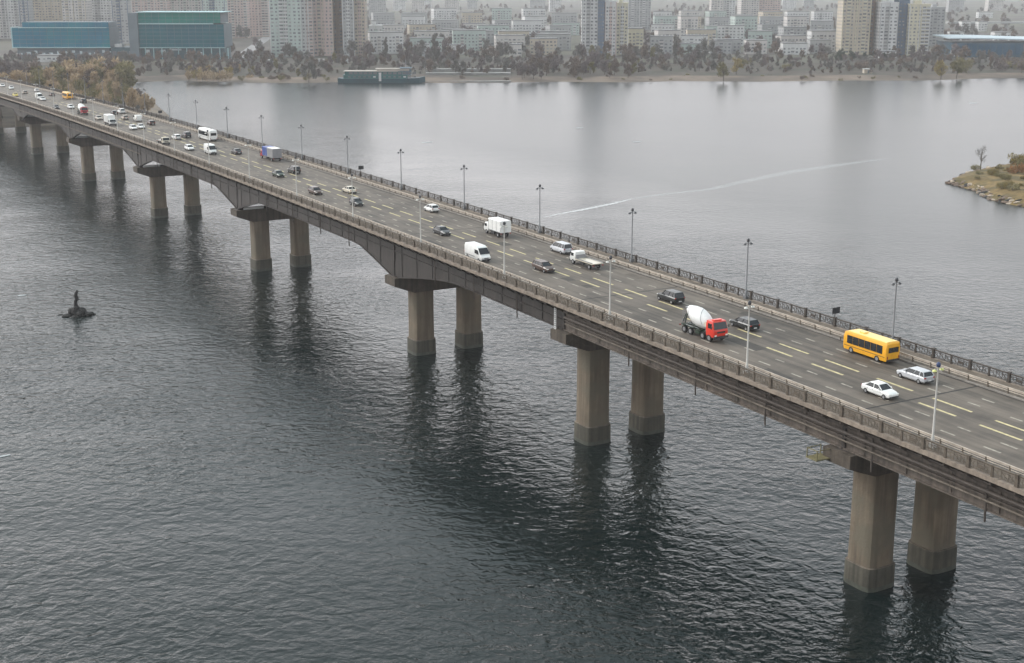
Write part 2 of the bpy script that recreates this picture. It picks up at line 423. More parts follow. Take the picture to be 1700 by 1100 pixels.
# ladder at the joint of the steel spans
g = MB(); s = -56.6
for y in (s-.22, s+.22): g.bar((-5.75,y,17.2), (-5.75,y,21.2), .07)
for k in range(13): g.bar((-5.75,s-.22,17.4+k*.3), (-5.75,s+.22,17.4+k*.3), .06)
g.build('ladder', M_white, bridge)
# inspection platform on the nearest cap
g = MB(); s = -114.9; g.box((-7.0, s+.4, 15.9), (2.2, 1.8, .12))
for dx in (-1,1):
    for dy in (-.8,.8): g.bar((-7.0+dx,s+.4+dy,15.95),(-7.0+dx,s+.4+dy,17.0),.09)
g.bar((-8.0,s-.4,17),(-6,s-.4,17),.08); g.bar((-8.0,s+1.2,17),(-6,s+1.2,17),.08); g.bar((-8,s-.4,17),(-8,s+1.2,17),.08)
g.build('inspection_platform', mat('yellow_paint_old', (0.16,0.14,0.07), 0.7, var=0.4, scale=2), bridge)

# ------------------------------------------------------------------ road, walkways, markings
def strip(name, t0, t1, dz, m, kind='structure', parent=None, s0=S_MIN, s1=S_MAX, step=14.55):
    g = MB(); k = max(1, int(round((s1-s0)/step)))
    for j in range(k+1):
        s = s0+(s1-s0)*j/k
        for t in (t0, t1): g.v.append((t, s, zf(s)+dz))
    g.f = [(2*j, 2*j+1, 2*j+3, 2*j+2) for j in range(k)]; g.m = [0]*k
    o = g.build(name, m, parent, kind=kind)
    if parent is None: o.location = (X0, Y0, 0); o.rotation_euler = (0,0,PHI)
    return o
def road_material():
    m = bpy.data.materials.new('worn_asphalt'); m.use_nodes = True; t = m.node_tree; N = t.nodes; Lk = t.links
    b = N['Principled BSDF']; b.inputs['Roughness'].default_value = 0.72
    tc = N.new('ShaderNodeTexCoord')
    mp = N.new('ShaderNodeMapping'); mp.inputs['Scale'].default_value = (1.0, 0.035, 1); Lk.new(tc.outputs['Object'], mp.inputs['Vector'])
    n1 = N.new('ShaderNodeTexNoise'); n1.inputs['Scale'].default_value = 1.1; n1.inputs['Detail'].default_value = 5; Lk.new(mp.outputs[0], n1.inputs['Vector'])
    n2 = N.new('ShaderNodeTexNoise'); n2.inputs['Scale'].default_value = 0.12; n2.inputs['Detail'].default_value = 7; n2.inputs['Roughness'].default_value = .7; Lk.new(tc.outputs['Object'], n2.inputs['Vector'])
    ad = N.new('ShaderNodeMath'); ad.operation = 'ADD'; Lk.new(n1.outputs[0], ad.inputs[0]); Lk.new(n2.outputs[0], ad.inputs[1])
    cr = N.new('ShaderNodeValToRGB'); cr.color_ramp.elements[0].position = .72; cr.color_ramp.elements[0].color = ROAD_A
    cr.color_ramp.elements[1].position = 1.25; cr.color_ramp.elements[1].color = ROAD_B
    mr = N.new('ShaderNodeMapRange'); mr.inputs['From Min'].default_value = .75; mr.inputs['From Max'].default_value = 1.25; Lk.new(ad.outputs[0], mr.inputs[0])
    cr.color_ramp.elements[0].position = 0; cr.color_ramp.elements[1].position = 1; Lk.new(mr.outputs[0], cr.inputs[0])
    Lk.new(cr.outputs[0], b.inputs['Base Color'])
    return m
ROAD_A = (0.050,0.041,0.033,1); ROAD_B = (0.155,0.128,0.102,1)
road = strip('road', -4.0, 15.4, 0.0, road_material())
M_walk = mat('walkway_asphalt', (0.13,0.104,0.08), 0.9, var=0.4, scale=0.8, bump=.2)
strip('near_walkway', -6.55, -4.25, 0.14, M_walk); strip('far_walkway', 15.65, 19.05, 0.14, M_walk)
M_kerb = mat('kerb_stone', (0.22,0.20,0.18), 0.9, var=0.3, scale=1.2)
for t0, t1 in ((-4.25,-4.0), (15.4,15.65)):
    g = MB(); ss = [S_MIN+(S_MAX-S_MIN)*j/60 for j in range(61)]
    g.loft([[(t0+.002,s,zf(s)-.02),(t1-.002,s,zf(s)-.02),(t1-.002,s,zf(s)+.16),(t0+.002,s,zf(s)+.16)] for s in ss])
    o = g.build('kerb', M_kerb, kind='structure'); o.location = (X0, Y0, 0); o.rotation_euler = (0,0,PHI)
M_long = mat('road_paint_cream', (0.50,0.43,0.24), 0.8, var=0.35, scale=1.5)
M_short = mat('road_paint_worn', (0.30,0.27,0.225), 0.85, var=0.45, scale=1.8)
def dash(t, s, L, wd, m, P=road, nm='road_marking'):
    g = MB(); q = R.uniform(-.02,.02); g.add([(t-wd/2,s-L/2,zf(s-L/2)+.004),(t+wd/2,s-L/2,zf(s-L/2)+.004),(t+wd/2+q,s,zf(s)+.006),(t+wd/2,s+L/2,zf(s+L/2)+.004),(t-wd/2,s+L/2,zf(s+L/2)+.004),(t-wd/2+q,s,zf(s)+.006)], [(0,1,2,5),(5,2,3,4)])
    return g.build(nm, m, P)
for t, off in ((4.6,0.0), (7.25,0.3)):
    s = -120.3-8.8*6+off; k = 0
    g = MB()
    while s < 520:
        L = 5.6*R.uniform(.86,1.06)
        if s < 330: dash(t, s, L, .36, M_long)
        else: g.add([(t-.1,s-L/2,zf(s)+.006),(t+.1,s-L/2,zf(s)+.006),(t+.1,s+L/2,zf(s)+.006),(t-.1,s+L/2,zf(s)+.006)], [(0,1,2,3)])
        s += 8.8
    g.build('road_markings', M_long, road, kind='stuff')
for t, off in ((-.4,0), (2.05,0), (9.6,-.4), (12.0,-.3)):
    s = -120.6-5.9*8+off; g = MB()
    while s < 420:
        L = 2.0*R.uniform(.8,1.1)
        if s < 60: dash(t, s, L, .30, M_short)
        else: g.add([(t-.09,s-L/2,zf(s)+.006),(t+.09,s-L/2,zf(s)+.006),(t+.09,s+L/2,zf(s)+.006),(t-.09,s+L/2,zf(s)+.006)], [(0,1,2,3)])
        s += 5.9
    g.build('road_markings', M_short, road, kind='stuff')
M_joint = mat('joint_rubber', (0.02,0.018,0.016), .8, var=.3, scale=2)
for p_ in PIERS[:11]:
    g = MB(); z = zf(p_)+.003; g.add([(-3.9,p_-.16,z),(15.3,p_-.16,z),(15.3,p_+.16,z),(-3.9,p_+.16,z)], [(0,1,2,3)]); g.build('expansion_joint', M_joint, road)
M_patch = [mat('asphalt_patch_dark', (0.052,0.045,0.038), .8, var=.35, scale=.8), mat('asphalt_patch_pale', (0.100,0.083,0.068), .85, var=.2, scale=.8)]
for k in range(26):
    t = R.choice((-2.2,.8,3.3,8.4,10.8,13.6)); y = R.uniform(-105,160); L = R.uniform(2,8); w_ = R.uniform(.8,2.1); z = .0022
    g = MB(); v_ = [(t-w_/2,y),(t+w_/2,y+R.uniform(-.3,.3)),(t+w_/2+.1,y+L),(t-w_/2,y+L+R.uniform(-.3,.3))]
    g.add([(a,b,zf(b)+z) for a,b in v_], [(0,1,2,3)]); g.build('road_patch', M_patch[k % 2], road)
# dark dirt along the gutters (thin wet strips beside both kerbs)
M_gut = mat('gutter_dirt', (0.040,0.034,0.030), 0.7, var=0.5, scale=0.6)
strip('near_gutter', -3.99, -3.5, 0.006, M_gut); strip('far_gutter', 15.05, 15.39, 0.006, M_gut)

# ------------------------------------------------------------------ railings
M_railn = mat('rail_brown', (0.105,0.083,0.063), 0.8, var=0.4, scale=1.5)  # near railing and guard posts, a lighter brown than the far railing
M_railf = mat('rail_dark_iron', (0.065,0.054,0.046), 0.65, var=0.4, scale=1.5)
M_cream = mat('rail_cream', (0.42,0.36,0.30), 0.8, var=0.3, scale=1.2)
HALF = seg/2
def panel_mesh(name, m, heavy):
    """one ornamental iron panel, 2.9 m long, local y along the rail"""
    g = MB(); L = HALF-.34
    g.box((0,0,1.08), (.16,L,.10)); g.box((0,0,.22), (.10,L,.08)); g.box((0,0,.86), (.07,L,.05))
    n_ = 3
    for k in range(n_):
        y0 = -L/2+L*k/n_; y1 = y0+L/n_
        g.bar((0,y0,.25), (0,y1,.84), .06); g.bar((0,(y0+y1)/2,.25), (0,(y0+y1)/2,.84), .045)
        g.bar((0,y0,.25), (0,y0,1.04), .055)
    for k in (-1,): g.tube([(0,k*L/4,.55-.18),(0,k*L/4-.18,.55),(0,k*L/4,.55+.18),(0,k*L/4+.18,.55),(0,k*L/4,.55-.18)], [.035]*5, 4, cap=False)
    if heavy: g.box((0,0,.55), (.04,L*.30,.36))
    return g.mesh(name, m)
def post_mesh(name, m, big):
    g = MB(); s_ = .32 if big else .16; h = 1.24 if big else 1.14
    g.box((0,0,h/2), (s_,s_,h)); g.box((0,0,h+.04), (s_+.1,s_+.1,.08)); g.box((0,0,.1), (s_+.08,s_+.08,.2))
    return g.mesh(name, m)
def railing(label, t, m, mtop, n_main):
    root = thing('bridge_railing', label, 'railing', (X0, Y0, 0), (0,0,PHI))
    pm, p1, p2 = panel_mesh('railing_panel', m, False), post_mesh('railing_post', m, True), post_mesh('railing_post', m, False)
    ph = panel_mesh('railing_panel', m, True)
    s = -176.2-10*seg; k = 0; rest = MB()
    while s < 640:
        sm = s+HALF/2; big = k % 2 == 0
        if k < n_main:
            link('railing_post', p1 if big else p2, root, loc=(t, s, zf(s)+.14))
            link('railing_panel', ph if (k*7) % 3 == 0 else pm, root, loc=(t, sm, zf(sm)+.14), rot=(atan(slope(sm)),0,0))
        else:
            for src, y in ((p1 if big else p2, s), (pm, sm)):
                rest.add([(v.co.x+t, v.co.y+y, v.co.z+zf(y)+.14) for v in src.vertices], [tuple(p.vertices) for p in src.polygons])
        s += HALF; k += 1
    rest.build('railing_panels', m, root, kind='stuff')
    g = MB(); ss = [-232.6+872*j/96 for j in range(97)]
    g.loft([[(t-.12,q,zf(q)+1.27),(t+.12,q,zf(q)+1.27),(t+.12,q,zf(q)+1.34),(t-.12,q,zf(q)+1.34)] for q in ss])
    g.build('hand_rail', mtop, root)
railing('brown ornamental railing along the near outer edge of the bridge', -6.78, M_railn, M_railn, 149)
railing('dark iron railing along the far outer edge of the bridge', 19.28, M_railf, M_railf, 149)
def guard(label, t, road_side):
    root = thing('guard_rail', label, 'guard rail', (X0, Y0, 0), (0,0,PHI))
    g = MB(); g.box((0,0,.33), (.13,.16,.66)); pmsh = g.mesh('guard_post', M_railn)
    g = MB(); L = seg/2-.05; g.box((0,0,.60), (.09,L,.20)); g.box((0,0,.72), (.17,L,.05)); g.box((0,0,.30), (.06,L,.07)); bm_ = g.mesh('guard_beam', M_cream)
    s = -176.2-10*seg; k = 0; rp = MB(); rb = MB()
    while s < 560:
        sm = s+HALF/2; dz = .16
        if k < 140:
            link('guard_post', pmsh, root, loc=(t, s, zf(s)+dz)); link('guard_beam', bm_, root, loc=(t, sm, zf(sm)+dz), rot=(atan(slope(sm)),R.uniform(-.02,.02),0))
        else:
            for src, y, tgt in ((pmsh, s, rp), (bm_, sm, rb)):
                tgt.add([(v.co.x+t, v.co.y+y, v.co.z+zf(y)+dz) for v in src.vertices], [tuple(p.vertices) for p in src.polygons])
        s += HALF; k += 1
    rp.build('guard_posts', M_railn, root, kind='stuff'); rb.build('guard_beams', M_cream, root, kind='stuff')
guard('cream steel guard rail between the near walkway and the traffic', -4.36, 1)
guard('cream steel guard rail between the far walkway and the traffic', 15.78, -1)

# ------------------------------------------------------------------ lamps and boards
M_pole_l = mat('pale_lamp_pole', (0.40,0.38,0.35), 0.6, var=0.15, scale=2)
M_pole_d = mat('dark_lamp_pole', (0.16,0.16,0.165), 0.6, var=0.2, scale=2)
M_head = mat('lamp_head_pale', (0.62,0.61,0.56), 0.5, var=0.1, scale=3)
M_headd = mat('lamp_head_dark', (0.05,0.05,0.055), 0.5, var=0.1, scale=3)
M_heady = mat('lamp_head_yellowish', (0.55,0.56,0.20), 0.5, var=0.1, scale=3)
def lamp_proto(pale, headm=None):
    root = thing('street_lamp', 'lamp', 'street lamp'); pm = M_pole_l if pale else M_pole_d; hm = headm or (M_head if pale else M_headd)
    g = MB(); g.tube([(0,0,0),(0,0,1.1),(0,0,1.15),(0,0,8.3)], [.20,.18,.12,.075], 8); g.build('pole', pm, root, smooth=50)
    g = MB(); g.box((0,0,.2), (.6,.6,.4)); g.build('pole_base', pm, root)
    g = MB(); g.bar((-.6,0,8.3),(.6,0,8.3),.07); g.bar((0,-.45,8.15),(0,.45,8.15),.06); g.bar((0,0,8.25),(0,0,8.55),.09); g.build('cross_arm', pm, root)
    g = MB(); g.lathe([(.16,0),(.24,.18),(.20,.42),(.06,.52)], 8, (0,0)); 
    g.v = [(x, y, z+8.45) for x, y, z in g.v]; g.build('lantern', M_headd if not headm else mat('blue_head', (0.03,0.05,0.13), .5), root, smooth=50)
    for sx in (-1, 1):
        g = MB(); g.lathe([(.05,.0),(.20,-.06),(.25,-.2),(.10,-.28)][::-1], 8, (sx*.58,0)); g.v = [(x, y, z+8.28) for x, y, z in g.v]
        g.build('lamp_head', hm, root, smooth=50)
    return root
grp_n, grp_f = 'pale lamp posts along the near walkway', 'dark lamp posts along the far railing'
near_desc = {0:'pale lamp post beside the near walkway, the nearest, with greenish yellow heads', 1:'pale lamp post on the near walkway, in front of the black estate car',
 2:'pale lamp post on the near walkway, left of the black off-roader', 3:'pale lamp post on the near walkway, in front of the white box truck', 4:'pale lamp post on the near walkway, just left of the white box truck',
 5:'pale lamp post on the near walkway, in front of the small dark hatchback'}
P_near, P_near_y, P_far = lamp_proto(True), lamp_proto(True, M_heady), lamp_proto(False)
used = set()
for k in range(-2, 20):
    s = -100+29.37*k
    for side in (0, 1):
        if side == 0:
            src = P_near_y if k == -1 else P_near
        else: src = P_far
        if id(src) in used: o = copy_tree(src)
        else: o = src; used.add(id(src))
        t = -5.5 if side == 0 else 19.0
        o.location = bw(s + (1.0 if side else 0.2), t, zf(s)+.14); o.rotation_euler = (0,0,PHI+pi/2*0+(.0 if side else 0.12))
        if side == 0:
            o['group'] = grp_n; i = k+1
            o['label'] = near_desc.get(i, 'pale lamp post in the distant part of the near walkway row')
            if k == -2: o['label'] = 'pale lamp post of the near walkway past the right edge of view'
        else:
            o['group'] = grp_f
            names = {-2:'dark lamp post of the far railing past the right edge of view', -1:'dark lamp post of the far railing just past the right edge of view', 0:'dark double armed lamp post beside the rear of the yellow bus',
              1:'dark double armed lamp post behind the black wagon and the cement mixer', 2:'dark lamp post on the far railing, first one right of the flatbed truck', 3:'dark lamp post on the far railing, just left of the silver minivan',
              4:'dark lamp post on the far railing, first one left of the white box truck', 5:'dark lamp post on the far railing, second one left of the white box truck', 6:'dark lamp post on the far railing with a small black board beside it',
              7:'dark lamp post on the far railing, first one right of the blue and white truck', 8:'dark lamp post behind the blue and white truck', 9:'dark lamp post on the far railing just right of the white coach',
              10:'dark lamp post behind the white coach', 11:'dark lamp post on the far railing, leftmost one seen against open water'}
            o['label'] = names.get(k, 'dark lamp post on the far railing in front of the wooded spit')
M_black = mat('black_board', (0.012,0.012,0.014), 0.5, var=0.1)
for (s, lab) in ((-87.5,'small black board on a short pole beyond the far railing, left of the yellow bus'), (71.5,'small black board on a pole beside a lamp post on the far railing'), (238,'small black board on a pole at the far railing beside the reed bank'), (411,'tiny black board on a pole at the far railing near the left edge')):
    o = thing('sign_board', lab, 'sign', bw(s, 19.9, zf(s)), (0,0,PHI), 'black boards on the far railing')
    g = MB(); g.bar((-.6,0,.2),(-.1,0,1.8),.08); g.bar((-.1,0,1.7),(-.1,0,2.3),.08); g.build('pole', M_black, o)
    g = MB(); g.box((-.1,-.12,2.2), (1.3,.1,.85)); g.build('board', M_black, o)

# ------------------------------------------------------------------ vehicles
M_glass = mat('car_glass', (0.015,0.018,0.022), 0.12, var=0.1)
M_tyre = mat('tyre_rubber', (0.018,0.018,0.018), 0.85, var=0.2, scale=4)
M_rim = mat('wheel_rim', (0.35,0.35,0.36), 0.4, metal=.6, var=0.1)
M_hl = mat('headlight_lens', (0.75,0.75,0.70), 0.2, var=0.05); M_tl = mat('tail_light_lens', (0.30,0.02,0.015), 0.3, var=0.1)
M_trim = mat('dark_plastic_trim', (0.03,0.03,0.032), 0.6, var=0.2, scale=3)
M_plate = mat('number_plate', (0.7,0.7,0.68), .5, var=.05)
PAINT = {}
def paint(name, c, rough=.35):
    if name not in PAINT: PAINT[name] = mat('paint_'+name, c, rough, var=0.10, scale=1.4, coat=.3)
    return PAINT[name]
WHITE = paint('white', (0.72,0.72,0.70)); SILVER = paint('silver', (0.45,0.46,0.48)); BLACK = paint('black', (0.016,0.018,0.019))
DARK = paint('dark_grey', (0.045,0.045,0.048)); BROWN = paint('brown', (0.075,0.045,0.035)); CREAMP = paint('cream', (0.55,0.50,0.40)); BEIGE = paint('beige', (0.40,0.35,0.29))
RED = paint('red', (0.62,0.035,0.018)); WINE = paint('wine', (0.36,0.02,0.035)); YEL = paint('bus_yellow', (0.75,0.36,0.015)); YELR = paint('bus_roof_yellow', (0.80,0.55,0.14))
BLUE = paint('tarp_blue', (0.008,0.045,0.24), .6); TAXI = paint('taxi_yellow', (0.65,0.50,0.06)); GREYP = paint('grey', (0.22,0.22,0.23)); GREENB = paint('dark_green', (0.02,0.035,0.022))
cache = {}
def wheel_meshes(r, wd):
    key = ('wh', r, wd)
    if key not in cache:
        def ring(r_, x0, x1, m, nm):
            g = MB(); g.tube([(x0,0,0),((x0+x1)/2,0,0),(x1,0,0)], [r_*.94,r_,r_*.94], 14); return g.mesh(nm, m, 40)
        cache[key] = (ring(r, -wd/2, wd/2, M_tyre, 'tyre'), ring(r*.58, -wd/2-.012, wd/2+.012, M_rim, 'rim'))
    return cache[key]
def wheels(root, ys, x, r=.31, wd=.2):
    ty, ri = wheel_meshes(r, wd)
    for y in ys:
        for sx in (-1, 1):
            o = link('wheel', ty, root, loc=(sx*x, y, r)); link('rim', ri, o)
def ring8(y, hw, zb, zt, top=.86, bot=.85):
    h = zt-zb
    return [(-hw*bot,y,zb),(hw*bot,y,zb),(hw,y,zb+h*.22),(hw,y,zt-h*.22),(hw*top,y,zt),(-hw*top,y,zt),(-hw,y,zt-h*.22),(-hw,y,zb+h*.22)]
CARS = {
 'sedan': dict(L=4.5, st=[(-2.25,.68,.42,.78),(-2.15,.80,.28,.92),(-1.55,.87,.22,.97),(0,.89,.20,.95),(1.0,.88,.20,.94),(1.8,.84,.22,.80),(2.12,.76,.28,.70),(2.22,.62,.38,.60)], gh=(-1.6,1.05,-1.0,.30,.93,1.43)),
 'wagon': dict(L=4.6, st=[(-2.28,.76,.42,.92),(-2.2,.85,.28,1.0),(-1.55,.89,.22,1.02),(0,.90,.20,1.0),(1.0,.89,.20,.98),(1.85,.85,.22,.84),(2.16,.77,.28,.74),(2.26,.64,.38,.64)], gh=(-2.15,1.1,-1.85,.35,.98,1.50)),
 'hatch': dict(L=3.9, st=[(-1.95,.72,.42,.88),(-1.87,.82,.28,.98),(-1.3,.85,.22,1.0),(0,.86,.20,.98),(.9,.85,.20,.95),(1.55,.81,.22,.82),(1.83,.74,.28,.72),(1.93,.62,.38,.62)], gh=(-1.85,.95,-1.5,.25,.96,1.48)),
 'suv': dict(L=4.6, st=[(-2.3,.80,.48,1.0),(-2.2,.90,.34,1.12),(-1.55,.93,.30,1.14),(0,.94,.28,1.12),(1.0,.93,.28,1.10),(1.95,.89,.30,1.0),(2.2,.82,.34,.88),(2.3,.7,.45,.78)], gh=(-2.2,1.0,-1.95,.35,1.10,1.74)),
 'minivan': dict(L=4.7, st=[(-2.35,.82,.42,1.0),(-2.28,.90,.28,1.1),(-1.55,.92,.24,1.12),(0,.93,.22,1.12),(1.2,.92,.22,1.08),(2.0,.86,.24,.92),(2.28,.78,.3,.78),(2.36,.66,.4,.66)], gh=(-2.3,1.6,-2.1,.75,1.08,1.80)),
}
def car_parts(kind):
    key = ('car', kind)
    if key in cache: return cache[key]
    c = CARS[kind]; st = c['st']; y0, y1, ty0, ty1, zb, zt = c['gh']; out = {}
    g = MB(); g.loft([ring8(y,hw,a,b) for y,hw,a,b in st]); out['body'] = g.mesh('body', WHITE, 35)
    hw = st[3][1]
    g = MB(); bw_, tw = hw*.90, hw*.70
    g.add([(-bw_,y0,zb),(bw_,y0,zb),(bw_,y1,zb),(-bw_,y1,zb),(-tw,ty0,zt-.03),(tw,ty0,zt-.03),(tw,ty1,zt-.03),(-tw,ty1,zt-.03)], [(3,2,1,0),(4,5,6,7),(0,1,5,4),(1,2,6,5),(2,3,7,6),(3,0,4,7)])
    out['window_glass'] = g.mesh('window_glass', M_glass)
    g = MB(); g.loft([[(-tw-.03,ty0-.05,zt-.05),(tw+.03,ty0-.05,zt-.05),(tw-.02,ty0,zt),(-tw+.02,ty0,zt)], [(-tw-.03,(ty0+ty1)/2,zt-.03),(tw+.03,(ty0+ty1)/2,zt-.03),(tw-.05,(ty0+ty1)/2,zt+.04),(-tw+.05,(ty0+ty1)/2,zt+.04)], [(-tw-.03,ty1+.05,zt-.05),(tw+.03,ty1+.05,zt-.05),(tw-.02,ty1,zt),(-tw+.02,ty1,zt)]])
    for sx in (-1,1):
        for (ya, yb) in ((y1,ty1),((y0+y1)/2+.05,(ty0+ty1)/2+.05),(y0,ty0)):
            g.bar((sx*(bw_+.005),ya,zb), (sx*(tw+.005),yb,zt-.02), .085)
        if kind in ('wagon','minivan','suv'): g.bar((sx*(bw_+.005),y0*.55+y1*.05-.3,zb), (sx*(tw+.005),ty0*.6-.3,zt-.02), .09)
    out['roof'] = g.mesh('roof', WHITE, 35)
    f, r = st[-2], st[1]
    g = MB(); g.box((0,0,0),(.34,.12,.15)); out['headlight'] = g.mesh('headlight', M_hl)
    g = MB(); g.box((0,0,0),(.28,.10,.17)); out['tail_light'] = g.mesh('tail_light', M_tl)
    g = MB(); g.box((0,0,0),(hw*1.5,.12,.16)); out['bumper'] = g.mesh('bumper', M_trim)
    g = MB(); g.box((0,0,0),(.5,.03,.12)); out['number_plate'] = g.mesh('number_plate', M_plate)
    g = MB(); g.box((0,0,0),(.2,.12,.14)); out['mirror'] = g.mesh('mirror', WHITE)
    g = MB(); 
    for sx in (-1,1):
        for yy in (.02,-.86): g.box((sx*(hw+.001),(y1+y0)/2+yy,.72),(.02,.14,.03))
    out['door_handles'] = g.mesh('door_handles', M_trim)
    cache[key] = out; return out
def place(root, s, t, heading, yaw=0.0):
    """heading +1: driving away (increasing s), -1: towards the camera side"""
    p = bw(s, t, zf(s)+.006); root.location = p
    rx = atan(slope(s))*heading
    root.rotation_euler = (rx, 0, PHI + (0 if heading > 0 else pi) + yaw)
def car(kind, s, t, heading, pm, label, group=None, cat='car', detail=True, name=None):
    P = car_parts(kind); c = CARS[kind]; st = c['st']; y1 = c['gh'][1]; zb = c['gh'][4]; hw = st[3][1]
    root = thing(name or ('parked_car' if 0 else {'suv':'off_road_car','minivan':'minivan'}.get(kind,'car')), label, cat, group=group or 'cars driving over the bridge')
    link('body', P['body'], root, m=pm); link('window_glass', P['window_glass'], root); link('roof', P['roof'], root, m=pm)
    wheels(root, (st[2][0]+.15, st[5][0]-.35), hw-.10)
    if detail:
        yf, yr = st[-2][0], st[1][0]
        for sx in (-1,1):
            link('headlight', P['headlight'], root, loc=(sx*(st[-2][1]-.16), yf+.03, st[-2][3]-.08), rot=(0,0,-sx*.25))
            link('tail_light', P['tail_light'], root, loc=(sx*(st[1][1]-.15), yr-.04, st[1][3]-.15))
            link('mirror', P['mirror'], root, loc=(sx*(hw+.06), y1-.35, zb+.07), m=pm)
        link('bumper', P['bumper'], root, loc=(0, yf+.08, .36)); link('bumper', P['bumper'], root, loc=(0, yr-.07, .38))
        link('number_plate', P['number_plate'], root, loc=(0, yr-.13, .52)); link('door_handle', P['door_handles'], root)
    place(root, s, t, heading)
    return root
def van(s, t, heading, pm, label, L=5.4, H=2.45, W_=1.95, hood=1.0, name='van', group='vans on the bridge'):
    root = thing(name, label, 'van', group=group); hw = W_/2; r = -L/2; f = L/2
    st = [(r,hw*.93,.45,H*.95),(r+.1,hw,.35,H),(f-hood-1.0,hw,.32,H),(f-hood-.35,hw*.985,.32,H*.90),(f-hood+.45,hw*.97,.32,1.28),(f-.2,hw*.90,.34,1.02),(f,hw*.78,.42,.85)]
    g = MB(); g.loft([ring8(y,w_,a,b,.90,.9) for y,w_,a,b in st]); g.build('body', pm, root, smooth=30)
    g = MB(); ya, za, yb, zb = f-hood-.38+.03, H*.90-.02, f-hood+.43+.03, 1.30
    g.add([(-hw*.84,ya,za),(hw*.84,ya,za),(hw*.9,yb,zb+.03),(-hw*.9,yb,zb+.03),(-hw*.84,ya+.03,za+.02),(hw*.84,ya+.03,za+.02),(hw*.9,yb+.03,zb+.05),(-hw*.9,yb+.03,zb+.05)], [(0,1,2,3),(7,6,5,4),(0,4,5,1),(1,5,6,2),(2,6,7,3),(3,7,4,0)])
    g.build('windscreen', M_glass, root)
    for sx in (-1,1):
        g = MB(); x = sx*(hw+.006); g.add([(x,f-hood-.55,1.32),(x,f-hood+.15,1.32),(x,f-hood-.25,1.95),(x,f-hood-.9,1.95),(x,f-hood-1.3,1.95),(x,f-hood-1.3,1.32)], [(0,1,2,3,4,5)]); g.build('side_window', M_glass, root)
        g = MB(); g.box((sx*hw*.70,f-.06,.82),(.3,.14,.2)); g.build('headlight', M_hl, root)
        g = MB(); g.box((sx*hw*.92,r-.01,1.1),(.1,.06,.5)); g.build('tail_light', M_tl, root)
        g = MB(); g.box((sx*(hw+.14),f-hood-.1,1.45),(.2,.1,.3)); g.build('mirror', M_trim, root)
        g = MB(); g.box((sx*(hw+.004),r+L*.34,.75),(.02,L*.55,.08)); g.build('side_trim', M_trim, root)
    g = MB(); g.box((0,f+.0,.50),(W_*.82,.16,.22)); g.build('bumper', M_trim, root)
    g = MB(); g.box((0,f+.02,.75),(W_*.4,.05,.14)); g.build('grille', M_trim, root)
    wheels(root, (r+1.0, f-.95), hw-.12, .34, .22); place(root, s, t, heading)
    return root
def cab(root, pm, y0, y1, W_, H, zb=.75):
    hw = W_/2
    g = MB(); g.loft([ring8(y0,hw*.96,zb,H,.9,.95),ring8(y0+.15,hw,zb-.1,H+.03,.9,.95),ring8(y1-.45,hw,zb-.15,H,.9,.95),ring8(y1-.12,hw*.98,zb-.15,H*.62,.97,.95),ring8(y1,hw*.93,zb-.1,H*.56,.97,.95)]); g.build('cab', pm, root, smooth=30)
    g = MB(); a = (y1-.43+.02, H*.955); b = (y1-.13+.03, H*.64)
    g.add([(-hw*.82,a[0],a[1]),(hw*.82,a[0],a[1]),(hw*.9,b[0],b[1]),(-hw*.9,b[0],b[1]),(-hw*.82,a[0]+.04,a[1]+.01),(hw*.82,a[0]+.04,a[1]+.01),(hw*.9,b[0]+.04,b[1]+.01),(-hw*.9,b[0]+.04,b[1]+.01)], [(0,1,2,3),(7,6,5,4),(0,4,5,1),(1,5,6,2),(2,6,7,3),(3,7,4,0)])
    g.build('windscreen', M_glass, root)
    for sx in (-1,1):
        g = MB(); g.box((sx*(hw+.0),(y0+y1)/2-.02,H*.78),(.03,(y1-y0)*.45,H*.24)); g.build('side_window', M_glass, root)
        g = MB(); g.box((sx*hw*.75,y1+.01,zb+.12),(.32,.06,.2)); g.build('headlight', M_hl, root)
        g = MB(); g.bar((sx*hw,y1-.35,H*.75),(sx*(hw+.25),y1-.25,H*.75),.04); g.box((sx*(hw+.25),y1-.25,H*.75),(.14,.06,.42)); g.build('mirror', M_trim, root)
    g = MB(); g.box((0,y1-.02,zb-.12),(W_*.98,.2,.3)); g.build('bumper', M_trim, root)
    g = MB(); g.box((0,y1+.01,H*.50),(W_*.55,.04,.22)); g.build('grille', M_trim, root)
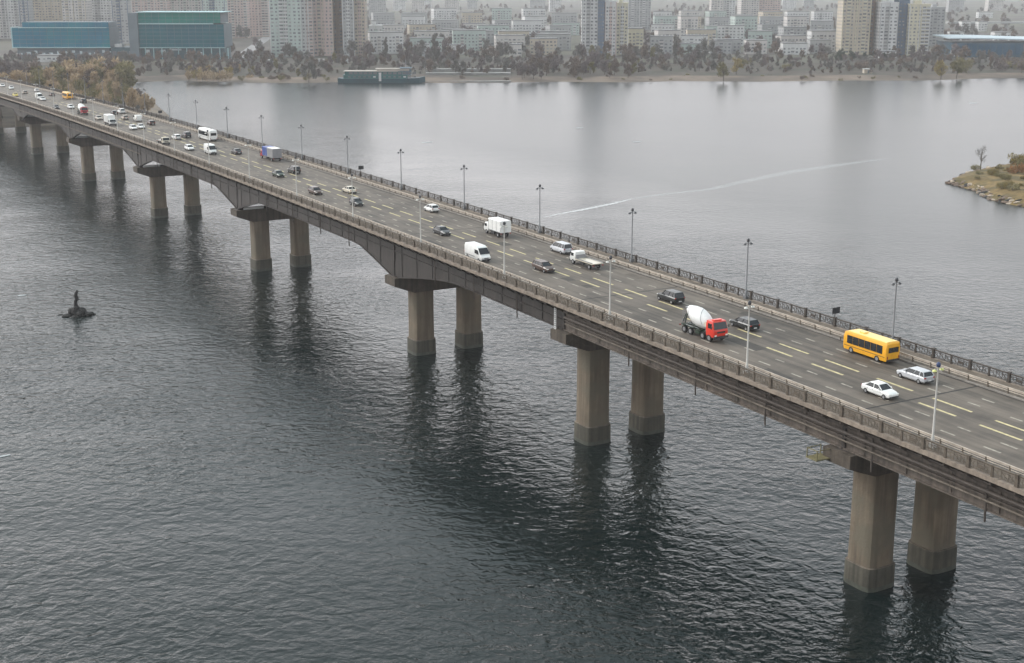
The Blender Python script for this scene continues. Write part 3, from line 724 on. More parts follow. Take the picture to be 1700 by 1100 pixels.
def truck(kind, s, t, heading, cabm, boxm, label, L=6.5, W_=2.2, bh=2.2, cabH=2.1, boxm2=None, name='truck', cat='truck', group='lorries on the bridge'):
    root = thing(name, label, cat, group=group); r = -L/2; f = L/2; cy = f-1.7
    g = MB()
    for sx in (-1,1): g.box((sx*.42,-.2,.72),(.18,L-.6,.2))
    for y in (r+.8,0,f-1.2): g.box((0,y,.68),(.9,.2,.16))
    g.build('chassis', M_trim, root)
    cab(root, cabm, cy, f, W_*.95, cabH)
    if kind == 'box':
        g = MB(); b0, b1 = r, cy-.12
        hw = W_/2; z0, z1 = .95, .95+bh
        def sec(y, q=0): return [(-hw+q,y,z0+q),(hw-q,y,z0+q),(hw-q,y,z1-.12),(hw-.14,y,z1),(-hw+.14,y,z1),(-hw+q,y,z1-.12)]
        if boxm2:
            mid = b1-(b1-b0)*.45; g.loft([sec(b0),sec(mid)]); g.build('cargo_box', boxm, root)
            g = MB(); g.loft([sec(mid+.005),sec(b1)]); g.build('front_tarpaulin', boxm2, root)
            g = MB(); g.box((0,(b0+mid)/2,z1+.03),(W_*.86,(mid-b0)*.98,.05)); g.build('roof_cover', WHITE, root)
        else:
            g.loft([sec(b0),sec(b1)]); g.build('cargo_box', boxm, root)
        g = MB()
        for sx in (-1,1):
            g.box((sx*(hw+.01),(b0+b1)/2,z0+.05),(.03,b1-b0,.1))
            for k in range(4): g.box((sx*(hw+.012),b0+.1+(b1-b0-.2)*k/3,(z0+z1)/2),(.03,.07,z1-z0-.25))
        g.box((0,b0-.015,(z0+z1)/2),(.05,.03,bh*.9)); g.build('box_frame', GREYP, root)
    else:
        g = MB(); g.box((0,(r+cy)/2,1.0),(W_,cy-r-.15,.14)); g.build('platform', boxm, root)
        g = MB()
        for sx in (-1,1): g.box((sx*(W_/2-.03),(r+cy)/2,1.14),(.06,cy-r-.2,.16))
        g.box((0,cy-.2,1.35),(W_*.9,.08,.6)); g.build('side_board', GREYP, root)
    for sx in (-1,1):
        g = MB(); g.box((sx*W_*.42,r-.02,.78),(.3,.06,.14)); g.build('tail_light', M_tl, root)
        g = MB(); g.box((sx*W_*.40,-.1,.62),(.3,1.1,.35)); g.build('side_tank', M_trim, root)
    wheels(root, (r+1.15, f-1.0), W_/2-.2, .42, .28)
    place(root, s, t, heading); return root
def bus(s, t, heading, pm, roofm, label, L=7.6, W_=2.3, H=2.75, nwin=6, name='bus', group='buses on the bridge'):
    root = thing(name, label, 'bus', group=group); hw = W_/2
    st = [(-L/2,hw*.92,.5,H*.93),(-L/2+.12,hw,.38,H*.985),(-L/2+.5,hw,.36,H),(L/2-.7,hw,.36,H),(L/2-.2,hw*.98,.36,H*.96),(L/2,hw*.92,.45,H*.86)]
    g = MB(); g.loft([ring8(y,w_,a,b,.88,.95) for y,w_,a,b in st]); g.build('body', pm, root, smooth=30)
    g = MB(); g.loft([[(-hw*.86,y,H-.02),(hw*.86,y,H-.02),(hw*.75,y,H+.06),(-hw*.75,y,H+.06)] for y in (-L/2+.3,L/2-.7)]); g.build('roof', roofm, root)
    g = MB(); g.box((0,L*.18,H+.12),(.7,.8,.14)); g.build('roof_hatch', roofm, root)
    wl = (L-1.4)/nwin
    for sx in (-1,1):
        for k in range(nwin):
            g = MB(); g.box((sx*(hw+.005),-L/2+.7+wl*(k+.5),H*.64),(.03,wl-.05,H*.38)); g.build('window', M_glass, root)
        g = MB(); g.box((sx*(hw+.008),0,H*.33),(.02,L*.93,.06)); g.build('side_trim', M_trim, root)
        g = MB(); g.box((sx*hw*.7,L/2+.0,.75),(.3,.06,.2)); g.build('headlight', M_hl, root)
        g = MB(); g.box((sx*hw*.82,-L/2+.02,.85),(.16,.08,.35)); g.build('tail_light', M_tl, root)
        g = MB(); g.bar((sx*hw,L/2-.15,H*.7),(sx*(hw+.3),L/2+.1,H*.66),.05); g.box((sx*(hw+.3),L/2+.1,H*.58),(.12,.06,.4)); g.build('mirror', M_trim, root)
    g = MB(); g.box((0,L/2-.03,H*.64),(W_*.84,.16,H*.30)); g.build('windscreen', M_glass, root)
    g = MB(); g.box((0,-L/2+.02,H*.66),(W_*.70,.14,H*.24)); g.build('rear_window', M_glass, root)
    g = MB(); g.box((hw+.006,L/2-1.05,H*.42),(.03,.8,H*.55)); g.build('door', M_glass, root)
    g = MB(); g.box((0,-L/2+.0,.5),(W_*.9,.14,.24)); g.build('bumper', M_trim, root); g = MB(); g.box((0,L/2+.0,.5),(W_*.9,.14,.24)); g.build('bumper', M_trim, root)
    wheels(root, (-L/2+1.6, L/2-1.5), hw-.14, .42, .26); place(root, s, t, heading); return root
def mixer(s, t, heading, cabm, label, k=1.0):
    root = thing('cement_mixer', label, 'cement mixer', group='cement mixers on the bridge'); L = 7.6; f = L/2
    g = MB()
    for sx in (-1,1): g.box((sx*.45,-.3,.85),(.2,L-.8,.25))
    for y in (-3.2,-1.2,.9,2.3): g.box((0,y,.8),(1.0,.2,.2))
    g.build('chassis', GREENB, root)
    cab(root, cabm, f-1.75, f, 2.35, 2.75, .85)
    g = MB(); g.box((0,f-1.0,2.83),(1.2,.5,.12)); g.build('roof_hatch', cabm, root)
    # drum, tilted up to the rear
    prof = [(.25,0),(.62,.02),(.9,.5),(1.12,1.3),(1.20,2.1),(1.16,2.7),(.92,3.6),(.62,4.3),(.50,4.55),(.40,4.56)]
    M_ = Matrix.Translation((0,1.35,1.75)) @ Matrix.Rotation(radians(73), 4, 'X')
    g = MB(); g.lathe(prof, 24); g.v = [tuple(M_ @ Vector(v)) for v in g.v]; dr = g.build('drum', WHITE, root, smooth=50)
    g = MB()
    for a0 in (0, pi):
        pts = []
        for i in range(25):
            u = i/24; z = .5+u*3.4; rr = 1.01
            for j in range(len(prof)-1):
                if prof[j][1] <= z <= prof[j+1][1]:
                    q = (z-prof[j][1])/(prof[j+1][1]-prof[j][1]+1e-9); rr = prof[j][0]+(prof[j+1][0]-prof[j][0])*q
            a = a0+u*3.6; pts.append(M_ @ Vector((rr*cos(a), rr*sin(a), z)))
        g.tube(pts, [.035]*25, 5)
    g.build('drum_spiral', GREYP, dr)
    g = MB()
    for sx in (-1,1):
        g.bar((sx*.8,-2.9,.9),(sx*.45,-2.9,2.6),.12); g.bar((sx*.8,-3.5,.9),(sx*.5,-3.1,2.4),.1); g.bar((sx*.7,1.4,.9),(sx*.4,1.5,1.9),.14)
    g.bar((-.8,-2.9,.95),(.8,-2.9,.95),.12); g.bar((-.8,-3.5,.95),(.8,-3.5,.95),.12); g.bar((0,-3.5,1.0),(0,1.4,1.0),.12); g.bar((-.7,1.4,.95),(.7,1.4,.95),.12); g.bar((-.5,-2.9,2.3),(.5,-2.9,2.3),.12); g.build('drum_frame', GREENB, root)
    g = MB(); g.loft([[(-.55,-3.3,3.35),(.55,-3.3,3.35),(.55,-2.6,3.35),(-.55,-2.6,3.35)],[(-.25,-3.3,2.75),(.25,-3.3,2.75),(.25,-2.95,2.75),(-.25,-2.95,2.75)]]); g.build('hopper', GREYP, root)
    g = MB(); g.bar((0,-3.3,2.3),(.25,-4.0,1.3),.4,.12); g.build('chute', GREYP, root)
    g = MB(); g.tube([(-.95,1.75,2.05),(.95,1.75,2.05)], [.36,.36], 12); g.build('water_tank', CREAMP, root, smooth=40)
    g = MB(); g.bar((.95,-3.2,.9),(.95,-3.2,2.9),.05); g.bar((.6,-3.2,.9),(.6,-3.2,2.9),.05)
    for q in range(7): g.bar((.6,-3.2,1.1+q*.28),(.95,-3.2,1.1+q*.28),.04)
    g.build('ladder', GREYP, root)
    for sx in (-1,1):
        for y in (-2.6,-1.25):
            g = MB(); g.box((sx*1.0,y,1.12),(.42,1.15,.06)); g.build('mudguard', GREENB, root)
        g = MB(); g.box((sx*1.02,.35,.78),(.35,.9,.5)); g.build('side_tank', GREENB, root)
        g = MB(); g.box((sx*.9,-3.75,.85),(.3,.06,.15)); g.build('tail_light', M_tl, root)
    wheels(root, (-2.6,-1.25,1.35,2.75), .98, .5, .32); place(root, s, t, heading); return root

# near to far
car('sedan', -113.4, 2.75, -1, WHITE, 'white saloon car with dark windows nearest the camera, driving towards the right')
car('wagon', -111.0, 10.7, 1, SILVER, 'silver estate car in the far lanes behind the yellow bus')
bus(-101.0, 13.3, 1, YEL, YELR, 'bright yellow minibus with a pale roof, largest bus on the bridge', L=7.6, H=2.7)
car('wagon', -82.4, 8.3, 1, BLACK, 'black estate car just right of the red and white cement mixer')
mixer(-83.0, .85, -1, RED, 'large cement mixer with a red cab and white drum near the middle right')
car('suv', -65.4, 8.5, 1, BLACK, 'black off-road car up the road from the cement mixer', cat='car')
truck('flat', -38.9, 11.0, 1, WHITE, CREAMP, 'white flatbed lorry with an empty pale platform', L=7.0, W_=2.1, name='flatbed_truck')
car('minivan', -27.3, 13.4, 1, SILVER, 'silver minivan with dark windows next to the far guard rail', cat='minivan')
car('wagon', -38.5, 3.2, -1, BROWN, 'dark red brown car in the near lanes below the flatbed lorry')
van(-25.8, -1.9, -1, WHITE, 'white panel van closest to the near guard rail', L=5.9, H=2.5)
truck('box', -8.2, 11.6, 1, WHITE, WHITE, 'white box truck in the far lanes above the white panel van', L=6.4, W_=2.2, bh=2.1, name='box_truck')
car('sedan', -2.8, 3.1, -1, DARK, 'dark grey saloon with a pale reflecting windscreen left of the white panel van')
car('hatch', 20.2, 12.5, 1, WHITE, 'small white car alone beside the far guard rail, left of the white box truck')
car('hatch', 34.2, 2.4, -1, BLACK, 'small dark hatchback half hidden by a pale lamp post')
car('sedan', 50.6, 7.9, 1, CREAMP, 'cream coloured car in the far lanes behind the small dark hatchback')
car('wagon', 52.5, .8, -1, BROWN, 'dark brown car in the near lanes left of the cream coloured car')
car('suv', 85.4, 8.6, 1, BLACK, 'black car in the far lanes behind the blue and white truck')
car('sedan', 81.5, 3.2, -1, GREENB, 'dark car with a pale windscreen below the blue and white truck')
truck('box', 111.8, 12.5, 1, WINE, GREYP, 'lorry with a blue front section and grey white body beside the far guard rail', L=9.6, W_=2.4, bh=2.3, boxm2=BLUE, name='box_truck')
car('sedan', 128.0, 8.9, 1, DARK, 'dark car just left of the blue and white lorry')
van(131.5, 3.0, -1, WHITE, 'white high roofed van in the near lanes below the white coach', L=5.3, H=2.5)
bus(164.6, 12.8, 1, WHITE, WHITE, 'long white coach beside the far guard rail', L=11, H=3.1, nwin=8, name='coach')
car('hatch', 142.2, .6, -1, WHITE, 'white hatchback just left of the white high roofed van')
car('suv', 173.7, 9.2, 1, DARK, 'dark car in the far lanes just left of the white coach')
truck('flat', 160.0, -1.4, -1, CREAMP, BEIGE, 'cream small lorry with a dark load bed left of the white hatchback', L=6.2, name='flatbed_truck')
car('wagon', 170.4, 5.3, 1, WHITE, 'white estate car straddling the centre lines behind the cream small lorry')
G2 = 'distant cars on the left part of the bridge'
for a in [('wagon',217,10.8,1,BROWN,'dark brown car in the far lanes above the pair of white cars'), ('sedan',207,4.9,-1,WHITE,'white car on the right of a side by side pair'), ('hatch',204.5,1.9,-1,WHITE,'white car on the left of a side by side pair'),
          ('hatch',240.6,8.6,1,BEIGE,'beige car behind the distant white box truck'), ('suv',264.5,13.6,1,WHITE,'distant white car beside the far guard rail'), ('wagon',261,10.1,1,BLACK,'distant black car beside a white car, behind the white box truck'),
          ('sedan',243.7,.8,-1,BEIGE,'beige car between the distant red cement mixer and the white box truck'), ('suv',320.5,13.3,1,BLACK,'distant black car behind the yellow bus at the left'), ('wagon',296,3.3,-1,WHITE,'distant white car right of a dark one, below the far yellow bus'),
          ('sedan',298,-1.6,-1,DARK,'distant dark car in the nearest lane below the far yellow bus'), ('hatch',403.5,12.4,1,WHITE,'small white car beside the far guard rail near the left edge'), ('sedan',370,11.9,1,BROWN,'tiny dark car left of the far yellow bus'),
          ('sedan',375.6,-1.6,-1,TAXI,'yellow taxi near the left edge of the view'), ('hatch',429.6,6.6,-1,WHITE,'white car behind the yellow taxi'), ('wagon',391,5.0,1,BEIGE,'beige car right of the yellow taxi'), ('sedan',453,6.8,-1,WHITE,'white car cut off by the left edge of the view')]:
    car(a[0], a[1], a[2], a[3], a[4], a[5], G2)
van(231.7, 10.5, 1, WHITE, 'small white van in the far lanes left of the pair of white cars', L=4.6, H=2.1)
truck('box', 222.5, -.6, -1, WHITE, WHITE, 'distant white box truck in the near lanes', L=7.2, W_=2.3, bh=2.4, name='box_truck')
mixer(267.4, .9, -1, WINE, 'distant lorry with a dark red cab and white drum')
bus(347.6, 13.4, 1, YEL, YELR, 'distant yellow bus beside the wooded spit', L=9.5)
van(352, 3.2, -1, WHITE, 'distant white van near the left edge, in the near lanes', L=5.8, H=2.5)
car('wagon', 343.5, 2.9, -1, WHITE, 'white car close in front of the distant white van', G2)

# ------------------------------------------------------------------ trees
M_bark = mat('bark', (0.11,0.09,0.075), 0.9, var=0.3, scale=1)
def tree_mesh(seed, h, cr, n_twig, style):
    """trunk mesh and crown mesh (limbs in the trunk mesh, fine twigs as thin faces in the crown)"""
    r = random.Random(seed); tr = MB(); cw = MB()
    th = h*{'round':.20,'tall':.16,'poplar':.15,'bush':.08,'reed':.05,'bare':.35}[style]
    tr.tube([(0,0,-.4),(0.05,0,th*.5),(r.uniform(-.2,.2),r.uniform(-.2,.2),th),(r.uniform(-.3,.3),r.uniform(-.3,.3),h*.78)], [h*.030,h*.024,h*.018,h*.006], 5)
    lobes = []
    nl = {'round':9,'tall':10,'poplar':9,'bush':7,'reed':9,'bare':8}[style]
    for i in range(nl):
        a = r.uniform(0, 2*pi); u = (i+.5)/nl
        if style == 'poplar': rad = cr*.45*r.uniform(.3,1); z = h*(.15+.82*u); s_ = cr*.6*(1-.6*u)
        elif style in ('bush','reed'): rad = cr*r.uniform(.1,.75); z = h*r.uniform(.3,.75); s_ = cr*.5
        else: rad = cr*r.uniform(.25,.72)*(1 if u < .7 else .5); z = h*(.26+.64*u); s_ = cr*r.uniform(.34,.52)
        p = Vector((rad*cos(a), rad*sin(a), z)); lobes.append((p, s_))
        b = Vector((0,0,max(th*.7, z*.55))); mid = b.lerp(p, .5)+Vector((0,0,.06*h))
        tr.tube([b, mid, p], [h*.012,h*.008,h*.003], 4)
    for i in range(n_twig):
        c, s_ = lobes[r.randrange(nl)]
        d = Vector((r.gauss(0,1), r.gauss(0,1), r.gauss(0,1))).normalized()
        p = c + Vector((d.x, d.y, d.z*(1.3 if style in ('poplar','reed','tall') else .8)))*s_*(r.random()**.45)
        if p.z < th*.5: continue
        out = Vector((p.x, p.y, 0)); out = out.normalized() if out.length > .01 else Vector((1,0,0))
        dr = (out*r.uniform(.1,.8)+Vector((r.gauss(0,.3), r.gauss(0,.3), r.uniform(.2,1.0)))).normalized()
        if style in ('poplar','reed'): dr = (dr+Vector((0,0,1.5))).normalized()
        L = h*.085*r.uniform(.6,1.4); wd = h*.0105*r.uniform(.6,1.5)*TWIG
        wd = wd*{'bare':.35,'bush':2.3,'reed':1.2}.get(style, 1); sd = dr.cross(Vector((r.gauss(0,1), r.gauss(0,1), r.gauss(0,1)))).normalized()
        cw.add([p-sd*wd, p+sd*wd, p+dr*L+sd*wd*.4], [(0,1,2)])
        q = p+dr*L*.45; d2 = (dr+sd*r.choice((-1,1))*.9).normalized()
        cw.add([q, q+dr*wd*2, q+d2*L*.6], [(0,1,2)])
    return tr, cw
TWIG = 1.6
CR_M = {
 'brown': mat('twigs_brown', (0.165,0.125,0.100), .95, var=.35, scale=.25), 'mauve': mat('twigs_mauve', (0.165,0.135,0.130), .95, var=.3, scale=.25),
 'grey': mat('twigs_grey', (0.155,0.145,0.13), .95, var=.3, scale=.25), 'olive': mat('twigs_olive', (0.19,0.165,0.075), .95, var=.35, scale=.3),
 'yellow': mat('willow_yellow', (0.30,0.235,0.09), .95, var=.35, scale=.3), 'tan': mat('reed_tan', (0.40,0.30,0.19), .95, var=.3, scale=.5),
 'rust': mat('rusty_leaves', (0.26,0.13,0.05), .95, var=.4, scale=.5), 'green': mat('pine_green', (0.05,0.065,0.045), .95, var=.35, scale=.4), 'shrub': mat('shrub_olive', (0.20,0.155,0.05), .95, var=.5, scale=.8)}
TREE = {}
for st_, hh, cr_, nn, ns in (('round',10,4.2,850,4),('tall',12,3.3,800,3),('poplar',15,2.6,650,2),('bush',4,3.0,520,3),('reed',10,3.2,750,3),('bare',9,2.4,260,2)):
    TREE[st_] = []
    for k in range(ns):
        tr, cw = tree_mesh(hash((len(st_), k, nn)) % 1000, hh, cr_, nn, st_)
        TREE[st_].append((tr.mesh('trunk', M_bark), cw.mesh('crown', CR_M['brown']), hh, tr, cw))
def tree(style, x, y, z, h, colr, label, group=None, cat='tree', name=None, wide=1.0):
    tm, cm, hh, _, _ = TREE[style][R.randrange(len(TREE[style]))]
    o = thing(name or {'bush':'shrub','reed':'reed_clump','poplar':'poplar_tree'}.get(style,'bare_tree'), label, cat, (x,y,z), (0,0,R.uniform(0,6.28)), group)
    k = h/hh; o.scale = (k*wide, k*wide, k)
    link('trunk', tm, o); link('crown', cm, o, m=CR_M[colr])
    return o
def gpx(px, py, z=2.4): return ground(px, py, z)
# far bank: zones between landmarks
zones = [ # x range px, y range px, n, heights, colours, styles, description
 (395,560,101,133,22,(5,9),('mauve','brown','olive'),('round','tall'),'bare tree on the far bank below the pale towers, left of the moored boat'),
 (560,700,98,114,18,(5,10),('brown','mauve','grey'),('round','tall'),'bare tree on the far bank behind the moored boat'),
 (705,850,92,128,24,(5,11),('grey','brown','mauve'),('round','tall'),'bare tree above the stepped embankment right of the moored boat'),
 (850,960,96,133,30,(5,12),('brown','mauve','brown'),('round','round','tall'),'bare brown tree on the far bank left of the blue striped tower'),
 (960,1090,94,130,28,(5,12),('brown','mauve','olive'),('round','tall'),'bare tree on the far bank below the blue striped tower'),
 (1090,1195,95,118,16,(4,7),('mauve','grey','brown'),('round','bush'),'low mauve tree on the far bank left of the yellow willow'),
 (1215,1400,97,118,24,(3.5,7),('grey','olive','mauve'),('round','bush'),'low tree behind the beach right of the yellow willow'),
 (1400,1560,95,119,22,(3.5,7.5),('grey','mauve','brown'),('round','bush'),'low grey tree on the far bank below the pale beige towers'),
 (1600,1720,98,124,18,(6,9),('mauve','brown','olive'),('round','bush'),'low tree on the far bank below the dark blue hall'),
 (1720,1900,96,124,10,(6,9),('mauve','brown'),('round','bush'),'bare tree on the far bank beyond the right edge of view'),
]
for z_ in zones:
    for i in range(z_[4]):
        py = z_[2]+(z_[3]-z_[2])*R.random()**.8; p = gpx(R.uniform(z_[0], z_[1]), py, 2.2 if py < 126 else 1.4)
        tree(R.choice(z_[7]), p.x, p.y, p.z, R.uniform(*z_[5]), R.choice(z_[6]), z_[8], z_[8].split(' on ')[0].split(' above ')[0].split(' behind ')[0]+'s '+z_[8][-40:])
def one(style, px, py, h, colr, label, z=2.2, wide=1.0, cat='tree', name=None):
    p = gpx(px, py, z); return tree(style, p.x, p.y, p.z, h, colr, label, None, cat, name, wide)
one('round',1201,134,13,'olive','olive willow standing alone at the water edge on the far beach',0.8)
one('round',1222,124,12,'yellow','yellow green willow just right of the lone willow on the far beach')
one('round',1562,131,13,'yellow','left one of two yellow trees at the right end of the far beach',1.0)
one('round',1588,129,14,'olive','right one of two yellow trees at the right end of the far beach',1.0)
one('round',338,122,13,'brown','large reddish brown bare tree in front of the taller teal glass building')
one('round',513,137,15,'grey','greyish tree standing at the water edge left of the moored boat',1.0,.8)
one('poplar',722,108,24,'grey','tall grey poplar right of the moored boat, left one of two',2.4)
one('poplar',676,108,20,'mauve','mauve poplar rising behind the stern of the moored boat')
one('poplar',1120,98,20,'grey','narrow poplar right of the blue striped tower')
one('poplar',640,100,18,'grey','dark narrow poplar beside the small nine storey block')
one('tall',985,122,15,'mauve','tall forked bare tree in front of the blue striped tower')
one('round',870,131,11,'brown','brown tree at the water edge in the middle of the far bank',1.0)
# tan willows and reeds left of the boat
for i in range(26):
    px = R.uniform(308,400); p = gpx(px, R.uniform(118,135), 1.0)
    tree(R.choice(('bush','reed','round')), p.x, p.y, p.z, R.uniform(5,8.5), R.choice(('tan','yellow','tan')), 'tan bush at the water edge below the taller teal glass building', 'tan bushes below the taller teal building', 'shrub')
for i in range(18):
    px = R.uniform(400,560); p = gpx(px, R.uniform(128,137), .8)
    tree('bush', p.x, p.y, p.z, R.uniform(2.5,4.5), R.choice(('olive','tan','brown')), 'low bush along the waterline left of the moored boat', 'low bushes left of the moored boat', 'shrub')
for i in range(22):
    px = R.uniform(740,1560); p = gpx(px, R.uniform(128,135), .8)
    tree('bush', p.x, p.y, p.z, R.uniform(1.6,3.2), R.choice(('olive','brown','brown')), 'low bush on the beach along the far bank', 'low bushes along the far beach', 'shrub')
for i in range(8):
    p = gpx(R.uniform(1390,1500), R.uniform(97,104)); tree('round', p.x, p.y, p.z, R.uniform(7,9), 'green', 'dark evergreen tree below the pale beige towers', 'dark evergreens below the beige towers')
# the wooded spit
def on_spit(x, y):
    ins = False; n2 = len(spit); j = n2-1
    for i in range(n2):
        xi, yi = cx+(spit[i][0]-cx)*.95, cy+(spit[i][1]-cy)*.95; xj, yj = cx+(spit[j][0]-cx)*.95, cy+(spit[j][1]-cy)*.95
        if (yi > y) != (yj > y) and x < (xj-xi)*(y-yi)/(yj-yi)+xi: ins = not ins
        j = i
    return ins
cnt = 0
while cnt < 150:
    x, y = R.uniform(-420,-170), R.uniform(640,930)
    s_ = -(x-X0)*SA+(y-Y0)*CA; t_ = (x-X0)*CA+(y-Y0)*SA
    if not on_spit(x, y) or t_ < 26: continue
    near = (x > -236+(y-680)*-.22 and y < 800); cnt += 1
    if near: tree('reed', x, y, 1.5, R.uniform(10,15), R.choice(('tan','tan','olive','tan')), 'tall tan thicket at the tip of the wooded spit behind the bridge', 'tan thickets at the tip of the spit', 'tree', 'bare_tree')
    elif x > -290: tree(R.choice(('round','tall')), x, y, 1.5, R.uniform(13,19), R.choice(('olive','tan','olive','brown','tan')), 'olive yellow bare tree on the wooded spit behind the bridge', 'olive yellow trees on the spit')
    else: tree(R.choice(('round','tall')), x, y, 1.5, R.uniform(10,15), R.choice(('mauve','brown','mauve')), 'mauve brown bare tree on the left part of the wooded spit', 'mauve brown trees on the spit')
# distant woods and street trees: one mass
mass = MB(); Rm = random.Random(3); kinds = [0,1,2]
def mass_tree(x, y, z, h):
    tr, cw = TREE['round'][Rm.randrange(4)][3:] if Rm.random() < .7 else TREE['tall'][Rm.randrange(3)][3:]
    k = h/10; a = Rm.uniform(0,6.28); ca, sa = cos(a), sin(a); kk = Rm.choice(kinds)
    st0 = Rm.randrange(3); vs = []; fs = []; 
    for fi in range(st0*2, len(cw.f), 4):
        f_ = cw.f[fi]; b0 = len(vs)
        c0 = cw.v[f_[0]]
        for vi in f_:
            v = cw.v[vi]; v = [c0[j]+(v[j]-c0[j])*1.7 for j in range(3)]
            vs.append((x+(v[0]*ca-v[1]*sa)*k, y+(v[0]*sa+v[1]*ca)*k, z+v[2]*k))
        fs.append((b0,b0+1,b0+2))
    mass.add(vs, fs, kk)
for i in range(230):
    px = Rm.uniform(385,1750); p_ = ground(px, Rm.choice((Rm.uniform(97,122),Rm.uniform(97,108))), 2.4); mass_tree(p_.x, p_.y, 2.4, Rm.uniform(4,8))
for i in range(900):
    px = Rm.uniform(380,1750); D = 1160*math.exp(Rm.random()**1.2*1.1)
    mass_tree((px-850)/F_PX*D*1.0, D, 2.5, Rm.uniform(7,13))
for i in range(60):
    px = Rm.uniform(-60,385); D = Rm.uniform(1135,1165); mass_tree((px-850)/F_PX*D, D, 2.5, Rm.uniform(5,8))
for i in range(45):
    mass_tree(Rm.uniform(-620,-420), Rm.uniform(640,920), 1.5, Rm.uniform(8,12))
for i in range(260):
    x, y = Rm.uniform(-420,-185), Rm.uniform(680,930)
    if on_spit(x, y) and -(x-X0)*-CA+(y-Y0)*SA > 26: mass_tree(x, y, 1.3, Rm.uniform(4,7))
for i in range(200):
    p_ = ground(Rm.uniform(-80,400), Rm.uniform(99,130), 2.2)
    mass_tree(p_.x, p_.y, 2.2, Rm.uniform(4,8))
for i in range(420):
    p_ = ground(Rm.uniform(400,1720), Rm.uniform(98,124), 2.2)
    mass_tree(p_.x, p_.y, 2.2, Rm.uniform(2.5,4.5))
o = mass.build('distant_trees', [CR_M['brown'], CR_M['mauve'], CR_M['grey']], kind='stuff'); tag(o, 'brownish mass of bare trees between the far buildings', 'trees')

# ------------------------------------------------------------------ far city
M_win = mat('far_window_glass', (0.13,0.135,0.145), .3, var=.3, scale=.08)
M_win2 = mat('far_window_pale', (0.28,0.28,0.27), .5, var=.3, scale=.08)
M_roofd = mat('flat_roof_grey', (0.20,0.20,0.20), .9, var=.2, scale=.1)
BCOL = {'white':(0.56,0.555,0.55),'grey':(0.36,0.36,0.36),'beige':(0.46,0.40,0.32),'pink':(0.50,0.39,0.36),'brown':(0.30,0.22,0.17),'cream':(0.54,0.50,0.38),'green':(0.40,0.46,0.43),'bluegrey':(0.10,0.14,0.20),'pale':(0.52,0.49,0.47)}
def bmat(c): return mat('facade_'+c, tuple(q*1.0 for q in BCOL[c]), .85, var=.10, scale=.06, streak=.15)
def building(X_a, X_b, D, h, depth, colr, style, label, cat='tower block', name='tower_block', accent=None, rot=None, group=None, z=2.5, cols=None):
    """D: distance to the facade; X_a, X_b: lateral bearings (photo columns) of its corners"""
    dep = D*cos(PITCH)+CAM_H*sin(PITCH)*.8
    xa, xb = (X_a-850)/F_PX*dep, (X_b-850)/F_PX*dep; W_ = xb-xa
    rz = R.uniform(-.12,.12) if rot is None else rot
    root = thing(name, label, cat, ((xa+xb)/2, D+depth/2, z), (0,0,rz), group)
    m = bmat(colr); hw, hd = W_/2, depth/2
    g = MB(); g.box((0,0,h/2),(W_,depth,h)); g.build('wall', m, root)
    g = MB(); g.box((0,0,h+.4),(W_+.5,depth+.5,.8)); 
    if style != 'low': g.box((R.uniform(-.2,.2)*W_,0,h+2.2),(W_*.3,depth*.4,3))
    g.build('roof', M_roofd if style == 'low' else bmat(colr), root)
    fl = 3.0; nf = int((h-2)/fl); nc = cols or max(3, int(W_/3.4)); cw = W_/nc
    g = MB(); b = MB(); p = MB()
    bal = set()
    if style == 'tower':
        bal = {i for i in range(nc) if (i % 4 == 1)}
    elif style == 'centre': bal = {i for i in range(nc) if nc*.3 <= i+.5 <= nc*.62}
    elif style == 'low': bal = {i for i in range(nc) if i % 5 == 2}
    elif style == 'side': bal = {i for i in range(nc) if i >= nc*.6}
    for i in range(nc):
        x = -hw+cw*(i+.5)
        for f_ in range(nf):
            zz = 1.9+f_*fl+.6
            if i in bal:
                g.box((x,-hd-.03,zz+.15),(cw*.82,.12,1.7),k=0 if R.random() < .6 else 1); b.box((x,-hd-.6,zz-.85),(cw*.92,1.1,1.05))
            else: g.box((x+R.uniform(-.1,.1)*cw,-hd-.02,zz),(cw*R.choice((.34,.46,.6)),.10,R.choice((1.2,1.5,1.5))),k=0 if R.random() < .7 else 1)
    nd = max(2, int(depth/4)); cd = depth/nd
    for i in range(nd):
        y = -hd+cd*(i+.5)
        for f_ in range(nf):
            for sx in (-1,1): g.box((sx*(hw+.02),y,2.5+f_*fl),(.10,cd*.42,1.5))
    g.build('windows', [M_win, M_win2], root, kind='stuff')
    if b.v: b.build('balconies', bmat(accent or colr), root, kind='stuff')
    if style in ('tower','centre','side'):
        n_p = max(2, nc//3)
        for i in range(n_p+1): p.box((-hw+W_*i/n_p,-hd-.35,h/2),(.55,.7,h-.1))
        p.build('pilasters', bmat(accent or colr), root, kind='stuff')
    return root
GF = 'pale towers behind the teal glass buildings'
